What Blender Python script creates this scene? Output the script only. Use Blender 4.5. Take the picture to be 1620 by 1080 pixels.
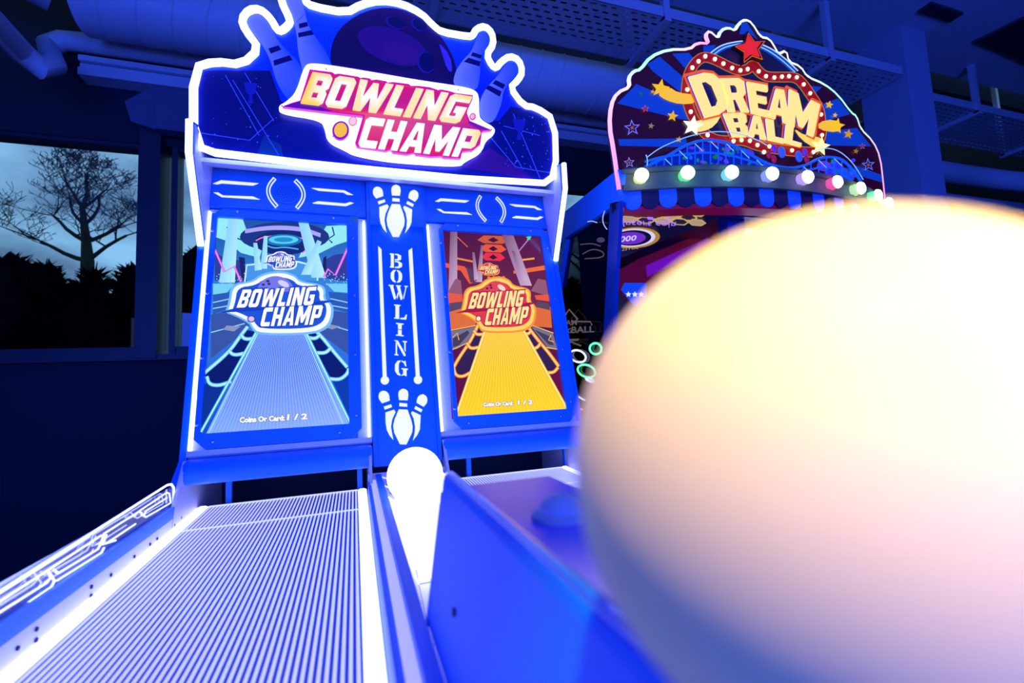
import bpy, bmesh, math, random
from mathutils import Vector, Matrix
from mathutils.geometry import tessellate_polygon

random.seed(7)
for o in list(bpy.data.objects):
    bpy.data.objects.remove(o)
scene = bpy.context.scene
COL = scene.collection
H = 1.15                       # camera height; all geometry below is written relative to the camera, build() adds H

# ------------------------------------------------------------------ camera
F_PX, YAW, PITCH, ROLL = 741.0, 0.3274, 0.0896, -0.0476
_cy, _sy, _cp, _sp = math.cos(YAW), math.sin(YAW), math.cos(PITCH), math.sin(PITCH)
W_ = Vector((_sy*_cp, _cy*_cp, _sp))
_r = Vector((_cy, -_sy, 0.0))
_u = _r.cross(W_)
R_ = math.cos(ROLL)*_r + math.sin(ROLL)*_u
U_ = -math.sin(ROLL)*_r + math.cos(ROLL)*_u
cam = bpy.data.cameras.new('camera')
cam_o = bpy.data.objects.new('camera', cam)
COL.objects.link(cam_o)
cam_o.matrix_world = Matrix(((R_.x, U_.x, -W_.x, 0), (R_.y, U_.y, -W_.y, 0), (R_.z, U_.z, -W_.z, H), (0, 0, 0, 1)))
cam.sensor_width = 36.0
cam.lens = F_PX*36.0/1620.0
cam.clip_start = 0.01
cam.clip_end = 200
cam.dof.use_dof = True
cam.dof.focus_distance = 1.75
cam.dof.aperture_fstop = 3.2
scene.camera = cam_o

# ------------------------------------------------------------------ colour management
scene.view_settings.view_transform = 'Standard'
scene.view_settings.look = 'None'
scene.view_settings.exposure = 0.0
scene.view_settings.gamma = 1.0
scene.view_settings.use_curve_mapping = False
try:
    scene.cycles.use_denoising = True
    scene.cycles.max_bounces = 6
    scene.cycles.diffuse_bounces = 3
    scene.cycles.glossy_bounces = 3
    scene.cycles.transparent_max_bounces = 12
    scene.cycles.sample_clamp_indirect = 4.0
    scene.cycles.caustics_reflective = False
    scene.cycles.caustics_refractive = False
except Exception:
    pass

# ------------------------------------------------------------------ world: overcast dusk sky
world = bpy.data.worlds.new('dusk_sky')
scene.world = world
world.use_nodes = True
wn, wl = world.node_tree.nodes, world.node_tree.links
wn.clear()
w_out = wn.new('ShaderNodeOutputWorld')
w_bg = wn.new('ShaderNodeBackground')
w_tc = wn.new('ShaderNodeTexCoord')
w_map = wn.new('ShaderNodeMapping')
w_map.inputs['Scale'].default_value = (3.0, 3.0, 7.0)
w_no = wn.new('ShaderNodeTexNoise')
w_no.inputs['Scale'].default_value = 1.3
w_no.inputs['Detail'].default_value = 7
w_no.inputs['Roughness'].default_value = 0.55
w_cr = wn.new('ShaderNodeValToRGB')
w_cr.color_ramp.elements[0].position = 0.36
w_cr.color_ramp.elements[0].color = (0.065, 0.13, 0.23, 1)
w_cr.color_ramp.elements[1].position = 0.62
w_cr.color_ramp.elements[1].color = (0.19, 0.38, 0.60, 1)
wl.new(w_tc.outputs['Generated'], w_map.inputs['Vector'])
wl.new(w_map.outputs['Vector'], w_no.inputs['Vector'])
wl.new(w_no.outputs['Fac'], w_cr.inputs['Fac'])
wl.new(w_cr.outputs['Color'], w_bg.inputs['Color'])
w_bg.inputs['Strength'].default_value = 1.75
wl.new(w_bg.outputs['Background'], w_out.inputs['Surface'])

# ------------------------------------------------------------------ large lights (added blue fill from behind the camera, warm downlight over the ball rack)
def area(name, loc, target, sx, sy, color, power, spread=math.pi):
    l = bpy.data.lights.new(name, 'AREA')
    l.shape = 'RECTANGLE'; l.size = sx; l.size_y = sy
    l.color = color; l.energy = power; l.spread = spread
    o = bpy.data.objects.new(name, l)
    COL.objects.link(o)
    o.location = (loc[0], loc[1], loc[2]+H)
    d = Vector(target)-Vector(loc)
    o.rotation_euler = d.to_track_quat('-Z', 'Y').to_euler()
    return o
BLUE = (0.03, 0.098, 1.0)
area('blue_fill_light', (-1.3, -2.5, 0.5), (0.6, 2.0, 0.9), 3.4, 1.6, BLUE, 145)  # unseen fill added to tint the whole room blue
area('blue_side_fill', (1.4, -2.2, 0.2), (3.2, 2.2, 1.6), 2.0, 1.4, BLUE, 110)  # unseen fill added to brighten the column and ceiling
sp = bpy.data.lights.new('warm_downlight', 'SPOT')
sp.color = (1.0, 0.70, 0.19); sp.energy = 740; sp.spot_size = math.radians(5.4); sp.spot_blend = 0.3; sp.shadow_soft_size = 0.10
sp_o = bpy.data.objects.new('warm_downlight', sp)
COL.objects.link(sp_o)
sp_o.location = (-0.10, -0.70, 1.70+H)
sp_o.rotation_euler = (Vector((0.123, 0.09, -0.03))-Vector((-0.10, -0.70, 1.70))).to_track_quat('-Z', 'Y').to_euler()

# ------------------------------------------------------------------ helpers
def c(r, g, b):
    f = lambda v: (v/255/12.92) if v/255 <= 0.04045 else ((v/255+0.055)/1.055)**2.4
    return (f(r), f(g), f(b))

def mat(name, base, rough=0.5, metal=0.0, em=None, es=0.0, bump=0.0, bscale=40.0, coat=0.0, var=0.0, spec=0.5):
    m = bpy.data.materials.new(name)
    m.use_nodes = True
    nt = m.node_tree
    b = nt.nodes['Principled BSDF']
    b.inputs['Base Color'].default_value = (*base, 1)
    b.inputs['Roughness'].default_value = rough
    b.inputs['Metallic'].default_value = metal
    b.inputs['Specular IOR Level'].default_value = spec
    if coat:
        b.inputs['Coat Weight'].default_value = coat
        b.inputs['Coat Roughness'].default_value = 0.05
    if em:
        b.inputs['Emission Color'].default_value = (*em, 1)
        b.inputs['Emission Strength'].default_value = es
    if bump or var:
        tc = nt.nodes.new('ShaderNodeTexCoord')
        no = nt.nodes.new('ShaderNodeTexNoise')
        no.inputs['Scale'].default_value = bscale
        no.inputs['Detail'].default_value = 4
        nt.links.new(tc.outputs['Object'], no.inputs['Vector'])
        if bump:
            bp = nt.nodes.new('ShaderNodeBump')
            bp.inputs['Strength'].default_value = bump
            bp.inputs['Distance'].default_value = 0.01
            nt.links.new(no.outputs['Fac'], bp.inputs['Height'])
            nt.links.new(bp.outputs['Normal'], b.inputs['Normal'])
        if var:
            mr = nt.nodes.new('ShaderNodeMapRange')
            mr.inputs['To Min'].default_value = max(0.02, rough-var)
            mr.inputs['To Max'].default_value = min(1, rough+var)
            nt.links.new(no.outputs['Fac'], mr.inputs['Value'])
            nt.links.new(mr.outputs['Result'], b.inputs['Roughness'])
    return m

def clear_mat(name, tint, refl=0.12, rough=0.05, milk=0.0, milkcol=(0.8, 0.8, 1)):
    m = bpy.data.materials.new(name)
    m.use_nodes = True
    nt = m.node_tree
    nt.nodes.clear()
    out = nt.nodes.new('ShaderNodeOutputMaterial')
    tr = nt.nodes.new('ShaderNodeBsdfTransparent')
    tr.inputs['Color'].default_value = (*tint, 1)
    gl = nt.nodes.new('ShaderNodeBsdfGlossy')
    gl.inputs['Roughness'].default_value = rough
    fr = nt.nodes.new('ShaderNodeFresnel')
    fr.inputs['IOR'].default_value = 1.3 + refl*2
    mx = nt.nodes.new('ShaderNodeMixShader')
    nt.links.new(fr.outputs[0], mx.inputs[0])
    nt.links.new(tr.outputs[0], mx.inputs[1])
    nt.links.new(gl.outputs[0], mx.inputs[2])
    last = mx
    if milk:
        df = nt.nodes.new('ShaderNodeBsdfDiffuse')
        df.inputs['Color'].default_value = (*milkcol, 1)
        m2 = nt.nodes.new('ShaderNodeMixShader')
        m2.inputs[0].default_value = milk
        nt.links.new(mx.outputs[0], m2.inputs[1])
        nt.links.new(df.outputs[0], m2.inputs[2])
        last = m2
    nt.links.new(last.outputs[0], out.inputs['Surface'])
    return m

def art_mat(name, rough=0.35, refl=1.0):
    m = bpy.data.materials.new(name)
    m.use_nodes = True
    nt = m.node_tree
    b = nt.nodes['Principled BSDF']
    b.inputs['Roughness'].default_value = rough
    a = nt.nodes.new('ShaderNodeAttribute'); a.attribute_name = 'Col'
    e = nt.nodes.new('ShaderNodeAttribute'); e.attribute_name = 'Em'
    mx = nt.nodes.new('ShaderNodeVectorMath'); mx.operation = 'SCALE'; mx.inputs['Scale'].default_value = refl
    nt.links.new(a.outputs['Color'], mx.inputs[0])
    nt.links.new(mx.outputs['Vector'], b.inputs['Base Color'])
    nt.links.new(a.outputs['Color'], b.inputs['Emission Color'])
    nt.links.new(e.outputs['Fac'], b.inputs['Emission Strength'])
    return m

M = {}
M['blue'] = mat('blue_lacquer', (0.004, 0.24, 0.85), 0.42, var=0.06, bscale=12)
M['deepblue'] = mat('deep_blue_lacquer', (0.004, 0.05, 0.32), 0.35, var=0.06, bscale=12)
M['pad'] = mat('blue_vinyl_padding', (0.010, 0.24, 0.85), 0.45, bump=0.03, bscale=220)
M['white'] = mat('white_panel', (0.75, 0.74, 0.88), 0.4, var=0.05, bscale=9)
M['trim'] = mat('pale_trim_glow', (0.8, 0.78, 0.95), 0.3, em=(.62, .58, 1.0), es=.6)  # plain pale strip, brightness put in as emission
M['frost'] = mat('frosted_plastic', (0.72, 0.74, 0.95), 0.25, var=0.05, bscale=20)
M['black'] = mat('black_interior', (0.004, 0.004, 0.02), 0.6, var=0.1)
M['steel'] = mat('steel', (0.6, 0.62, 0.75), 0.25, metal=1.0, var=0.08)
M['neon'] = mat('white_neon', (0.8, 0.8, 1), 0.3, em=(0.17, 0.21, 1.0), es=9.0)
M['neon2'] = mat('fine_neon', (0.8, 0.8, 1), 0.3, em=(0.24, 0.28, 1.0), es=4.5)
M['led'] = mat('led_strip', (0.8, 0.8, 1), 0.3, em=(0.22, 0.25, 1.0), es=6.0)
M['gutter'] = mat('lit_gutter', (0.8, 0.8, 1), 0.3, em=(0.30, 0.32, 1.0), es=4.0)
M['cut'] = mat('backlit_cutout', (0.8, 0.8, 1), 0.4, em=(0.80, 0.80, 1.0), es=0.95)
M['rib'] = mat('pale_rib', (0.72, 0.74, 0.95), 0.3, em=(0.68, 0.70, 1.0), es=0.78)  # glow added in place of light the ribs reflect
M['lanebase'] = mat('lane_base_blue', (0.012, 0.08, 0.62), 0.3)
M['halo'] = mat('sign_backlight', (0.9, 0.9, 1), 0.4, em=(0.30, 0.32, 1.0), es=4.2)
M['art'] = art_mat('printed_art')
M['screen'] = art_mat('screen_picture', 0.15, 0.02)
M['backlit'] = art_mat('backlit_print', 0.3, 0.30)
M['faint'] = mat('dark_bracket_paint', (0.10, 0.12, 0.2), 0.7)  # one even dark tone for the bracket plates
M['ball_white'] = mat('white_ball_added_glow', (0.9, 0.9, 1), 0.2, em=(0.45, 0.46, 1.0), es=2.6)  # emission stands in for LED light falling on the balls
M['ball_cream'] = mat('cream_ball', (0.95, 0.80, 0.40), 0.38, spec=0.10, var=.03, bscale=3)
M['clear'] = clear_mat('clear_acrylic', (0.97, 0.97, 1.0), 0.12, milk=0.12)
M['clear2'] = clear_mat('clear_moulding', (0.97, 0.97, 1.0), 0.15, milk=0.65, milkcol=(1.0, .97, 1))
M['trough'] = clear_mat('clear_trough', (0.9, 0.9, 1.0), 0.1, milk=0.85, milkcol=(0.85, 0.85, 1))
M['glass'] = clear_mat('window_glass', (0.9, 0.95, 0.97), 0.1, 0.0)
M['sideglass'] = clear_mat('machine_glass', (0.55, 0.6, 0.9), 0.1, 0.02)
M['ceil'] = mat('painted_ceiling', (0.42, 0.47, 0.6), 0.8, bump=0.05, bscale=30)
M['duct'] = mat('painted_duct', (0.55, 0.6, 0.7), 0.45, var=0.1, bscale=3)
M['tray'] = mat('galvanised_tray', (0.5, 0.55, 0.65), 0.45, metal=0.2, var=0.1, bscale=6)
M['darkwall'] = mat('dark_wall_paint', (0.012, 0.013, 0.03), 0.7, bump=0.05)
M['concrete'] = mat('painted_column', (0.30, 0.34, 0.48), 0.75, bump=0.25, bscale=5)
M['frame'] = mat('window_frame', (0.025, 0.03, 0.05), 0.45)
M['floor'] = mat('dark_floor', (0.02, 0.02, 0.04), 0.35, var=0.1, bscale=4)
M['bark'] = mat('dark_bark', (0.012, 0.012, 0.012), 0.9, bump=0.4)
M['leaf'] = mat('dark_evergreen', (0.002, 0.003, 0.006), 1.0, bump=0.3, spec=0.0)
M['grass'] = mat('dusk_grass', (0.008, 0.012, 0.010), 0.9)
M['paper'] = mat('pale_poster', (0.7, 0.75, 0.9), 0.5, em=(0.4, 0.5, 1.0), es=0.5)  # glow added so its reflection shows in the window

class MB:
    def __init__(s):
        s.v, s.f, s.col, s.em = [], [], [], []
    def add(s, vs, fs):
        n = len(s.v)
        s.v += [Vector(p) for p in vs]
        s.f += [tuple(i+n for i in q) for q in fs]
    def box(s, x0, y0, z0, x1, y1, z1):
        s.add([(x, y, z) for x in (x0, x1) for y in (y0, y1) for z in (z0, z1)],
              [(0, 1, 3, 2), (4, 6, 7, 5), (0, 4, 5, 1), (2, 3, 7, 6), (0, 2, 6, 4), (1, 5, 7, 3)])
        return s
    def hexa(s, a, b):          # two matching rings of points, closed prism
        n = len(a)
        s.add(list(a)+list(b), [tuple(range(n))[::-1], tuple(range(n, 2*n))] + [(i, (i+1) % n, n+(i+1) % n, n+i) for i in range(n)])
        return s
    def tube(s, path, r, n=8, closed=False):
        P = [Vector(p) for p in path]
        Q = [P[0]]
        for p in P[1:]:
            if (p-Q[-1]).length > 1e-5: Q.append(p)
        P = Q
        m = len(P)
        T = []
        for i in range(m):
            a = P[i-1] if (closed or i) else P[i]
            b = P[(i+1) % m] if (closed or i < m-1) else P[i]
            d1 = (P[i]-a).normalized() if (P[i]-a).length else Vector((0, 0, 0))
            d2 = (b-P[i]).normalized() if (b-P[i]).length else Vector((0, 0, 0))
            t = d1+d2
            T.append(t.normalized() if t.length > 1e-6 else (d2 if d2.length else Vector((0, 0, 1))))
        ref = Vector((0, 0, 1)) if abs(T[0].z) < 0.9 else Vector((0, 1, 0))
        N = (ref-T[0]*ref.dot(T[0])).normalized()
        vs, fs = [], []
        for i in range(m):
            N = N-T[i]*N.dot(T[i])
            N = N.normalized() if N.length > 1e-6 else T[i].orthogonal().normalized()
            B = T[i].cross(N)
            rr = r[i] if isinstance(r, (list, tuple)) else r
            for k in range(n):
                a = 2*math.pi*k/n
                vs.append(P[i]+(N*math.cos(a)+B*math.sin(a))*rr)
        for i in range(m if closed else m-1):
            j = (i+1) % m
            for k in range(n):
                fs.append((i*n+k, i*n+(k+1) % n, j*n+(k+1) % n, j*n+k))
        if not closed:
            fs.append(tuple(range(n))[::-1]); fs.append(tuple(range((m-1)*n, m*n)))
        s.add(vs, fs)
        return s
    def slab(s, contours, vec):     # planar contours (3D), front face; extruded by vec (backwards)
        vec = Vector(vec)
        C = [[Vector(p) for p in k] for k in contours]
        flat = [p for k in C for p in k]
        tris = tessellate_polygon(C)
        n = len(flat)
        fs = [tuple(t) for t in tris] + [tuple(i+n for i in t[::-1]) for t in tris]
        o = 0
        for k in C:
            m = len(k)
            for i in range(m):
                a, b = o+i, o+(i+1) % m
                fs.append((a, b, b+n, a+n))
            o += m
        s.add(flat+[p+vec for p in flat], fs)
        return s
    def lathe(s, org, axis, prof, n=24):
        org, axis = Vector(org), Vector(axis).normalized()
        e1 = axis.orthogonal().normalized(); e2 = axis.cross(e1)
        vs, fs = [], []
        for r, h in prof:
            for k in range(n):
                a = 2*math.pi*k/n
                vs.append(org+axis*h+(e1*math.cos(a)+e2*math.sin(a))*r)
        for i in range(len(prof)-1):
            for k in range(n):
                fs.append((i*n+k, i*n+(k+1) % n, (i+1)*n+(k+1) % n, (i+1)*n+k))
        fs.append(tuple(range(n))[::-1]); fs.append(tuple(range((len(prof)-1)*n, len(prof)*n)))
        s.add(vs, fs)
        return s
    def sphere(s, o, r, seg=32, rings=16, sc=(1, 1, 1)):
        prof = [(max(1e-5, r*math.sin(math.pi*i/rings)), -r*math.cos(math.pi*i/rings)) for i in range(rings+1)]
        k = len(s.v)
        s.lathe((0, 0, 0), (0, 0, 1), prof, seg)
        for i in range(k, len(s.v)):
            p = s.v[i]
            s.v[i] = Vector((p.x*sc[0]+o[0], p.y*sc[1]+o[1], p.z*sc[2]+o[2]))
        return s
    def mesh(s, name, material, smooth=False, recalc=True, zoff=True):
        me = bpy.data.meshes.new(name)
        me.from_pydata([(p.x, p.y, p.z+(H if zoff else 0)) for p in s.v], [], s.f)
        if recalc:
            bm = bmesh.new(); bm.from_mesh(me)
            bmesh.ops.recalc_face_normals(bm, faces=bm.faces)
            bm.to_mesh(me); bm.free()
        if s.col:
            a = me.attributes.new('Col', 'FLOAT_COLOR', 'POINT')
            a.data.foreach_set('color', [x for q in s.col for x in (*q, 1.0)])
            e = me.attributes.new('Em', 'FLOAT', 'POINT')
            e.data.foreach_set('value', s.em)
        me.materials.append(material)
        if smooth:
            me.shade_smooth()
            try: me.set_sharp_from_angle(angle=math.radians(40))
            except Exception: pass
        return me
    def build(s, name, material, parent=None, smooth=False, recalc=True):
        return link(name, s.mesh(name, material, smooth, recalc), parent)

def link(name, me, parent=None, loc=None):
    o = bpy.data.objects.new(name, me)
    COL.objects.link(o)
    if loc is not None: o.location = (loc[0], loc[1], loc[2]+H)
    if parent is not None:
        o.parent = parent
        if parent.type == 'EMPTY':
            o.matrix_parent_inverse = Matrix.Translation(parent.location).inverted()
    return o
def tag(o, label=None, cat=None, group=None, kind=None):
    if label: o['label'] = label
    if cat: o['category'] = cat
    if group: o['group'] = group
    if kind: o['kind'] = kind
    return o
def empty(name, loc, label, cat, group=None):
    o = bpy.data.objects.new(name, None)
    COL.objects.link(o)
    o.location = (loc[0], loc[1], loc[2]+H)
    return tag(o, label, cat, group)

# pixel -> real plane
def ray(p):
    return (p[0]-810.0)/F_PX*R_-(p[1]-540.0)/F_PX*U_+W_
class Plane:
    def __init__(s, p0, n):
        s.p0, s.n = Vector(p0), Vector(n).normalized()
    def __call__(s, p, off=0.0):
        d = ray(p)
        return d*((s.p0+s.n*off).dot(s.n)/d.dot(s.n))
def K(x0, y0, sc):
    return lambda pts: [(x0+x/sc, y0+y/sc) for x, y in pts]
TH = math.radians(12.5)
PS = Plane((0, 1.6, 0), (0, -math.cos(TH), math.sin(TH)))      # screen wall of the bowling machine
PM = Plane((0, 1.63, 0), (0, -1, 0))                           # its marquee
PD = Plane((0, 1.45, 0), (0, -1, 0))                           # the ball game's marquee
def SP(X, t, off=0.0):                                          # point on the screen wall
    return Vector((X, 1.6+t*math.sin(TH), t*math.cos(TH)))+PS.n*off
def ell(cx, cy, rx, ry, rot=0.0, n=28, a0=0, a1=360):
    out = []
    full = abs(a1-a0) >= 360
    for i in range(n if full else n+1):
        a = math.radians(a0+(a1-a0)*i/n)
        x, y = rx*math.cos(a), ry*math.sin(a)
        cr, sr = math.cos(math.radians(rot)), math.sin(math.radians(rot))
        out.append((cx+x*cr-y*sr, cy+x*sr+y*cr))
    return out
def star(cx, cy, r, r2=0.42, rot=-90, n=5, sx=1.0):
    return [(cx+sx*(r if i % 2 == 0 else r*r2)*math.cos(math.radians(rot+i*180/n)), cy+(r if i % 2 == 0 else r*r2)*math.sin(math.radians(rot+i*180/n))) for i in range(2*n)]
def smooth_path(pts, it=2, closed=False):
    for _ in range(it):
        q = []
        n = len(pts)
        for i in range(n if closed else n-1):
            a, b = pts[i], pts[(i+1) % n]
            q += [tuple(a[k]*.75+b[k]*.25 for k in range(len(a))), tuple(a[k]*.25+b[k]*.75 for k in range(len(a)))]
        if not closed: q = [tuple(pts[0])]+q+[tuple(pts[-1])]
        pts = q
    return pts
def stroke_poly(pts, w):
    L, Rr = [], []
    n = len(pts)
    for i in range(n):
        a, b = pts[max(0, i-1)], pts[min(n-1, i+1)]
        dx, dy = b[0]-a[0], b[1]-a[1]
        l = math.hypot(dx, dy) or 1
        nx, ny = -dy/l*w/2, dx/l*w/2
        L.append((pts[i][0]+nx, pts[i][1]+ny)); Rr.append((pts[i][0]-nx, pts[i][1]-ny))
    return L, Rr

class Art(MB):
    """flat print or screen picture: coloured pieces in thin layers on one plane"""
    def __init__(s, plane, crop=None, eps=0.00025, base=0.0, em=0.0):
        super().__init__()
        s.pl, s.k, s.eps, s.n, s.base, s.e = plane, crop or (lambda q: q), eps, 0, base, em
    def put(s, pts, faces, col, em):
        off = s.base+s.n*s.eps
        n = len(s.v)
        for p, q in zip(pts, s.k(pts)):
            s.v.append(s.pl(q, off))
            s.col.append(col(p) if callable(col) else col)
            s.em.append(s.e if em is None else em)
        s.f += [tuple(i+n for i in f) for f in faces]
    def poly(s, contours, col, em=None, same=False):
        if not isinstance(contours[0][0], (tuple, list)): contours = [contours]
        if not same: s.n += 1
        flat = [p for k in contours for p in k]
        tr = tessellate_polygon([[Vector((p[0], p[1], 0)) for p in k] for k in contours])
        s.put(flat, tr, col, em)
        return s
    def grad(s, quad, cols, nx=1, ny=1, em=None):   # quad TL TR BR BL ; cols likewise
        s.n += 1
        pts, cc = [], []
        for j in range(ny+1):
            for i in range(nx+1):
                u, v = i/nx, j/ny
                w = ((1-u)*(1-v), u*(1-v), u*v, (1-u)*v)
                pts.append(tuple(sum(w[k]*quad[k][d] for k in range(4)) for d in range(2)))
                cc.append(tuple(sum(w[k]*cols[k][d] for k in range(4)) for d in range(3)))
        it = iter(cc)
        s.put(pts, [(j*(nx+1)+i, j*(nx+1)+i+1, (j+1)*(nx+1)+i+1, (j+1)*(nx+1)+i) for j in range(ny) for i in range(nx)], lambda p: next(it), em)
        return s
    def line(s, pts, w, col, em=None, same=False):
        if not same: s.n += 1
        L, Rr = stroke_poly(pts, w)
        n = len(L)
        s.put(L+Rr, [(i, i+1, n+i+1, n+i) for i in range(n-1)], col, em)
        return s

# ------------------------------------------------------------------ lettering
GL = {
 'B': (.62, [[(0, 0), (0, 1), (.52, 1), (.62, .9), (.62, .6), (.54, .5), (.62, .4), (.62, .1), (.52, 0)], [(.22, .2), (.40, .2), (.40, .41), (.22, .41)], [(.22, .6), (.40, .6), (.40, .81), (.22, .81)]]),
 'O': (.62, [[(.1, 0), (0, .1), (0, .9), (.1, 1), (.52, 1), (.62, .9), (.62, .1), (.52, 0)], [(.22, .2), (.40, .2), (.40, .8), (.22, .8)]]),
 'W': (.98, [[(0, 1), (.22, 1), (.27, .4), (.41, .95), (.57, .95), (.71, .4), (.76, 1), (.98, 1), (.84, 0), (.61, 0), (.49, .5), (.37, 0), (.14, 0)]]),
 'L': (.5, [[(0, 0), (0, 1), (.22, 1), (.22, .22), (.5, .22), (.5, 0)]]),
 'I': (.22, [[(0, 0), (0, 1), (.22, 1), (.22, 0)]]),
 'N': (.66, [[(0, 0), (0, 1), (.22, 1), (.44, .48), (.44, 1), (.66, 1), (.66, 0), (.44, 0), (.22, .52), (.22, 0)]]),
 'G': (.62, [[(.1, 0), (0, .1), (0, .9), (.1, 1), (.62, 1), (.62, .79), (.22, .79), (.22, .21), (.40, .21), (.40, .38), (.3, .38), (.3, .58), (.62, .58), (.62, .1), (.52, 0)]]),
 'C': (.6, [[(.1, 0), (0, .1), (0, .9), (.1, 1), (.6, 1), (.6, .78), (.22, .78), (.22, .22), (.6, .22), (.6, 0)]]),
 'H': (.64, [[(0, 0), (0, 1), (.22, 1), (.22, .6), (.42, .6), (.42, 1), (.64, 1), (.64, 0), (.42, 0), (.42, .39), (.22, .39), (.22, 0)]]),
 'A': (.7, [[(0, 0), (.22, 1), (.48, 1), (.7, 0), (.48, 0), (.45, .2), (.25, .2), (.22, 0)], [(.28, .39), (.42, .39), (.37, .76), (.33, .76)]]),
 'M': (.86, [[(0, 0), (0, 1), (.25, 1), (.43, .5), (.61, 1), (.86, 1), (.86, 0), (.65, 0), (.65, .55), (.5, .12), (.36, .12), (.21, .55), (.21, 0)]]),
 'P': (.62, [[(0, 0), (0, 1), (.52, 1), (.62, .9), (.62, .45), (.52, .34), (.22, .34), (.22, 0)], [(.22, .53), (.40, .53), (.40, .8), (.22, .8)]]),
 'D': (.66, [[(0, 0), (0, 1), (.36, 1), (.55, .92), (.66, .72), (.66, .28), (.55, .08), (.36, 0)], [(.22, .2), (.34, .2), (.43, .32), (.43, .68), (.34, .8), (.22, .8)]]),
 'R': (.66, [[(0, 0), (0, 1), (.5, 1), (.63, .9), (.63, .55), (.53, .43), (.66, 0), (.43, 0), (.33, .38), (.22, .38), (.22, 0)], [(.22, .56), (.38, .56), (.42, .62), (.42, .75), (.38, .81), (.22, .81)]]),
 'E': (.56, [[(0, 0), (0, 1), (.56, 1), (.56, .8), (.22, .8), (.22, .61), (.5, .61), (.5, .41), (.22, .41), (.22, .2), (.56, .2), (.56, 0)]]),
}
def bil(q, u, v):      # q = TL TR BR BL ; v up
    v = 1-v
    w = ((1-u)*(1-v), u*(1-v), u*v, (1-u)*v)
    return tuple(sum(w[k]*q[k][d] for k in range(4)) for d in range(2))
def word(txt, quad, gap=0.07, grow=0.0):
    """each letter as contours of picture points inside the quad"""
    tot = sum(GL[ch][0] for ch in txt)+gap*(len(txt)-1)
    x, out = 0.0, []
    for ch in txt:
        w, cs = GL[ch]
        o = []
        for k, ct in enumerate(cs):
            mx, my = w/2, .5
            if grow:
                if k == 0:
                    ct = [(px+grow*(1 if px > mx else -1), py+grow*(1 if py > .5 else -1)) for px, py in ct]
                else:
                    continue
            o.append([bil(quad, (x+px)/tot, py) for px, py in ct])
        out.append(o)
        x += w+gap
    return out
STENCIL = {
 'B': [[(0, 1), (.3, 1), (.3, 0), (0, 0), (0, .06), (.07, .1), (.07, .9), (0, .94)],
       [(.38, 1), (.62, 1), (.85, .9), (.85, .64), (.66, .54), (.38, .54), (.38, .61), (.54, .63), (.6, .7), (.6, .86), (.54, .92), (.38, .93)],
       [(.38, .48), (.68, .48), (.92, .36), (.92, .12), (.68, 0), (.38, 0), (.38, .07), (.58, .09), (.66, .16), (.66, .34), (.58, .41), (.38, .42)]],
 'O': [[(.44, 1), (.2, .94), (.02, .7), (.02, .3), (.2, .06), (.44, 0), (.44, .07), (.32, .2), (.3, .5), (.32, .8), (.44, .93)],
       [(.54, 1), (.78, .94), (.96, .7), (.96, .3), (.78, .06), (.54, 0), (.54, .07), (.66, .2), (.68, .5), (.66, .8), (.54, .93)]],
 'W': [[(-.03, 1), (.27, 1), (.27, .95), (.23, .92), (.40, .12), (.36, 0), (.28, 0), (.05, .92), (-.03, .95)], [(.43, .18), (.50, .52), (.55, .40), (.47, .02)],
       [(.40, 1), (.68, 1), (.68, .95), (.62, .92), (.78, .12), (.74, 0), (.66, 0), (.44, .92), (.40, .95)], [(.81, .16), (.95, .92), (.88, .95), (.88, 1), (1.08, 1), (1.08, .95), (1.0, .92), (.85, .04)]],
 'L': [[(0, 1), (.48, 1), (.48, .94), (.38, .92), (.38, 0), (0, 0), (0, .06), (.1, .08), (.1, .92), (0, .94)], [(.46, 0), (.92, 0), (.97, .36), (.89, .36), (.78, .13), (.46, .07)]],
 'I': [[(.1, 1), (.86, 1), (.86, .93), (.66, .91), (.66, .54), (.3, .54), (.3, .91), (.1, .93)], [(.1, 0), (.86, 0), (.86, .07), (.66, .09), (.66, .47), (.3, .47), (.3, .09), (.1, .07)]],
 'N': [[(.02, 0), (.32, 0), (.32, .06), (.22, .08), (.22, .74), (.12, .88), (.12, .08), (.02, .06)], [(0, 1), (.28, 1), (.86, .12), (.86, 0), (.74, 0), (.14, .92)],
       [(.64, 1), (.98, 1), (.98, .94), (.87, .92), (.87, .28), (.77, .42), (.77, .92), (.64, .94)]],
 'G': [[(.44, 1), (.2, .94), (.02, .7), (.02, .3), (.2, .06), (.44, 0), (.44, .07), (.32, .2), (.3, .5), (.32, .8), (.44, .93)],
       [(.52, 1), (.7, .94), (.82, 1), (.88, .64), (.8, .64), (.7, .84), (.52, .93)], [(.52, 0), (.68, .06), (.9, 0), (.9, .4), (1, .44), (1, .5), (.52, .5), (.52, .44), (.64, .42), (.64, .12), (.52, .07)]],
}
def font_mesh(txt, bold=0.0):
    cu = bpy.data.curves.new('lettering', 'FONT')
    cu.body = txt
    cu.offset = bold
    cu.resolution_u = 2
    o = bpy.data.objects.new('lettering', cu)
    COL.objects.link(o)
    dg = bpy.context.evaluated_depsgraph_get()
    me = bpy.data.meshes.new_from_object(o.evaluated_get(dg))
    vs = [(v.co.x, v.co.y) for v in me.vertices]
    fs = [tuple(p.vertices) for p in me.polygons]
    bpy.data.objects.remove(o); bpy.data.curves.remove(cu); bpy.data.meshes.remove(me)
    return vs, fs
def put_text(art, txt, quad, col, em=None, bold=0.0, box=None):
    vs, fs = font_mesh(txt, bold)
    if not vs: return
    xs = [v[0] for v in vs]; ys = [v[1] for v in vs]
    b = box or (min(xs), min(ys), max(xs), max(ys))
    art.n += 1
    art.put([bil(quad, (x-b[0])/(b[2]-b[0]), (y-b[1])/(b[3]-b[1])) for x, y in vs], fs, col, em)
    return b

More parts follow.
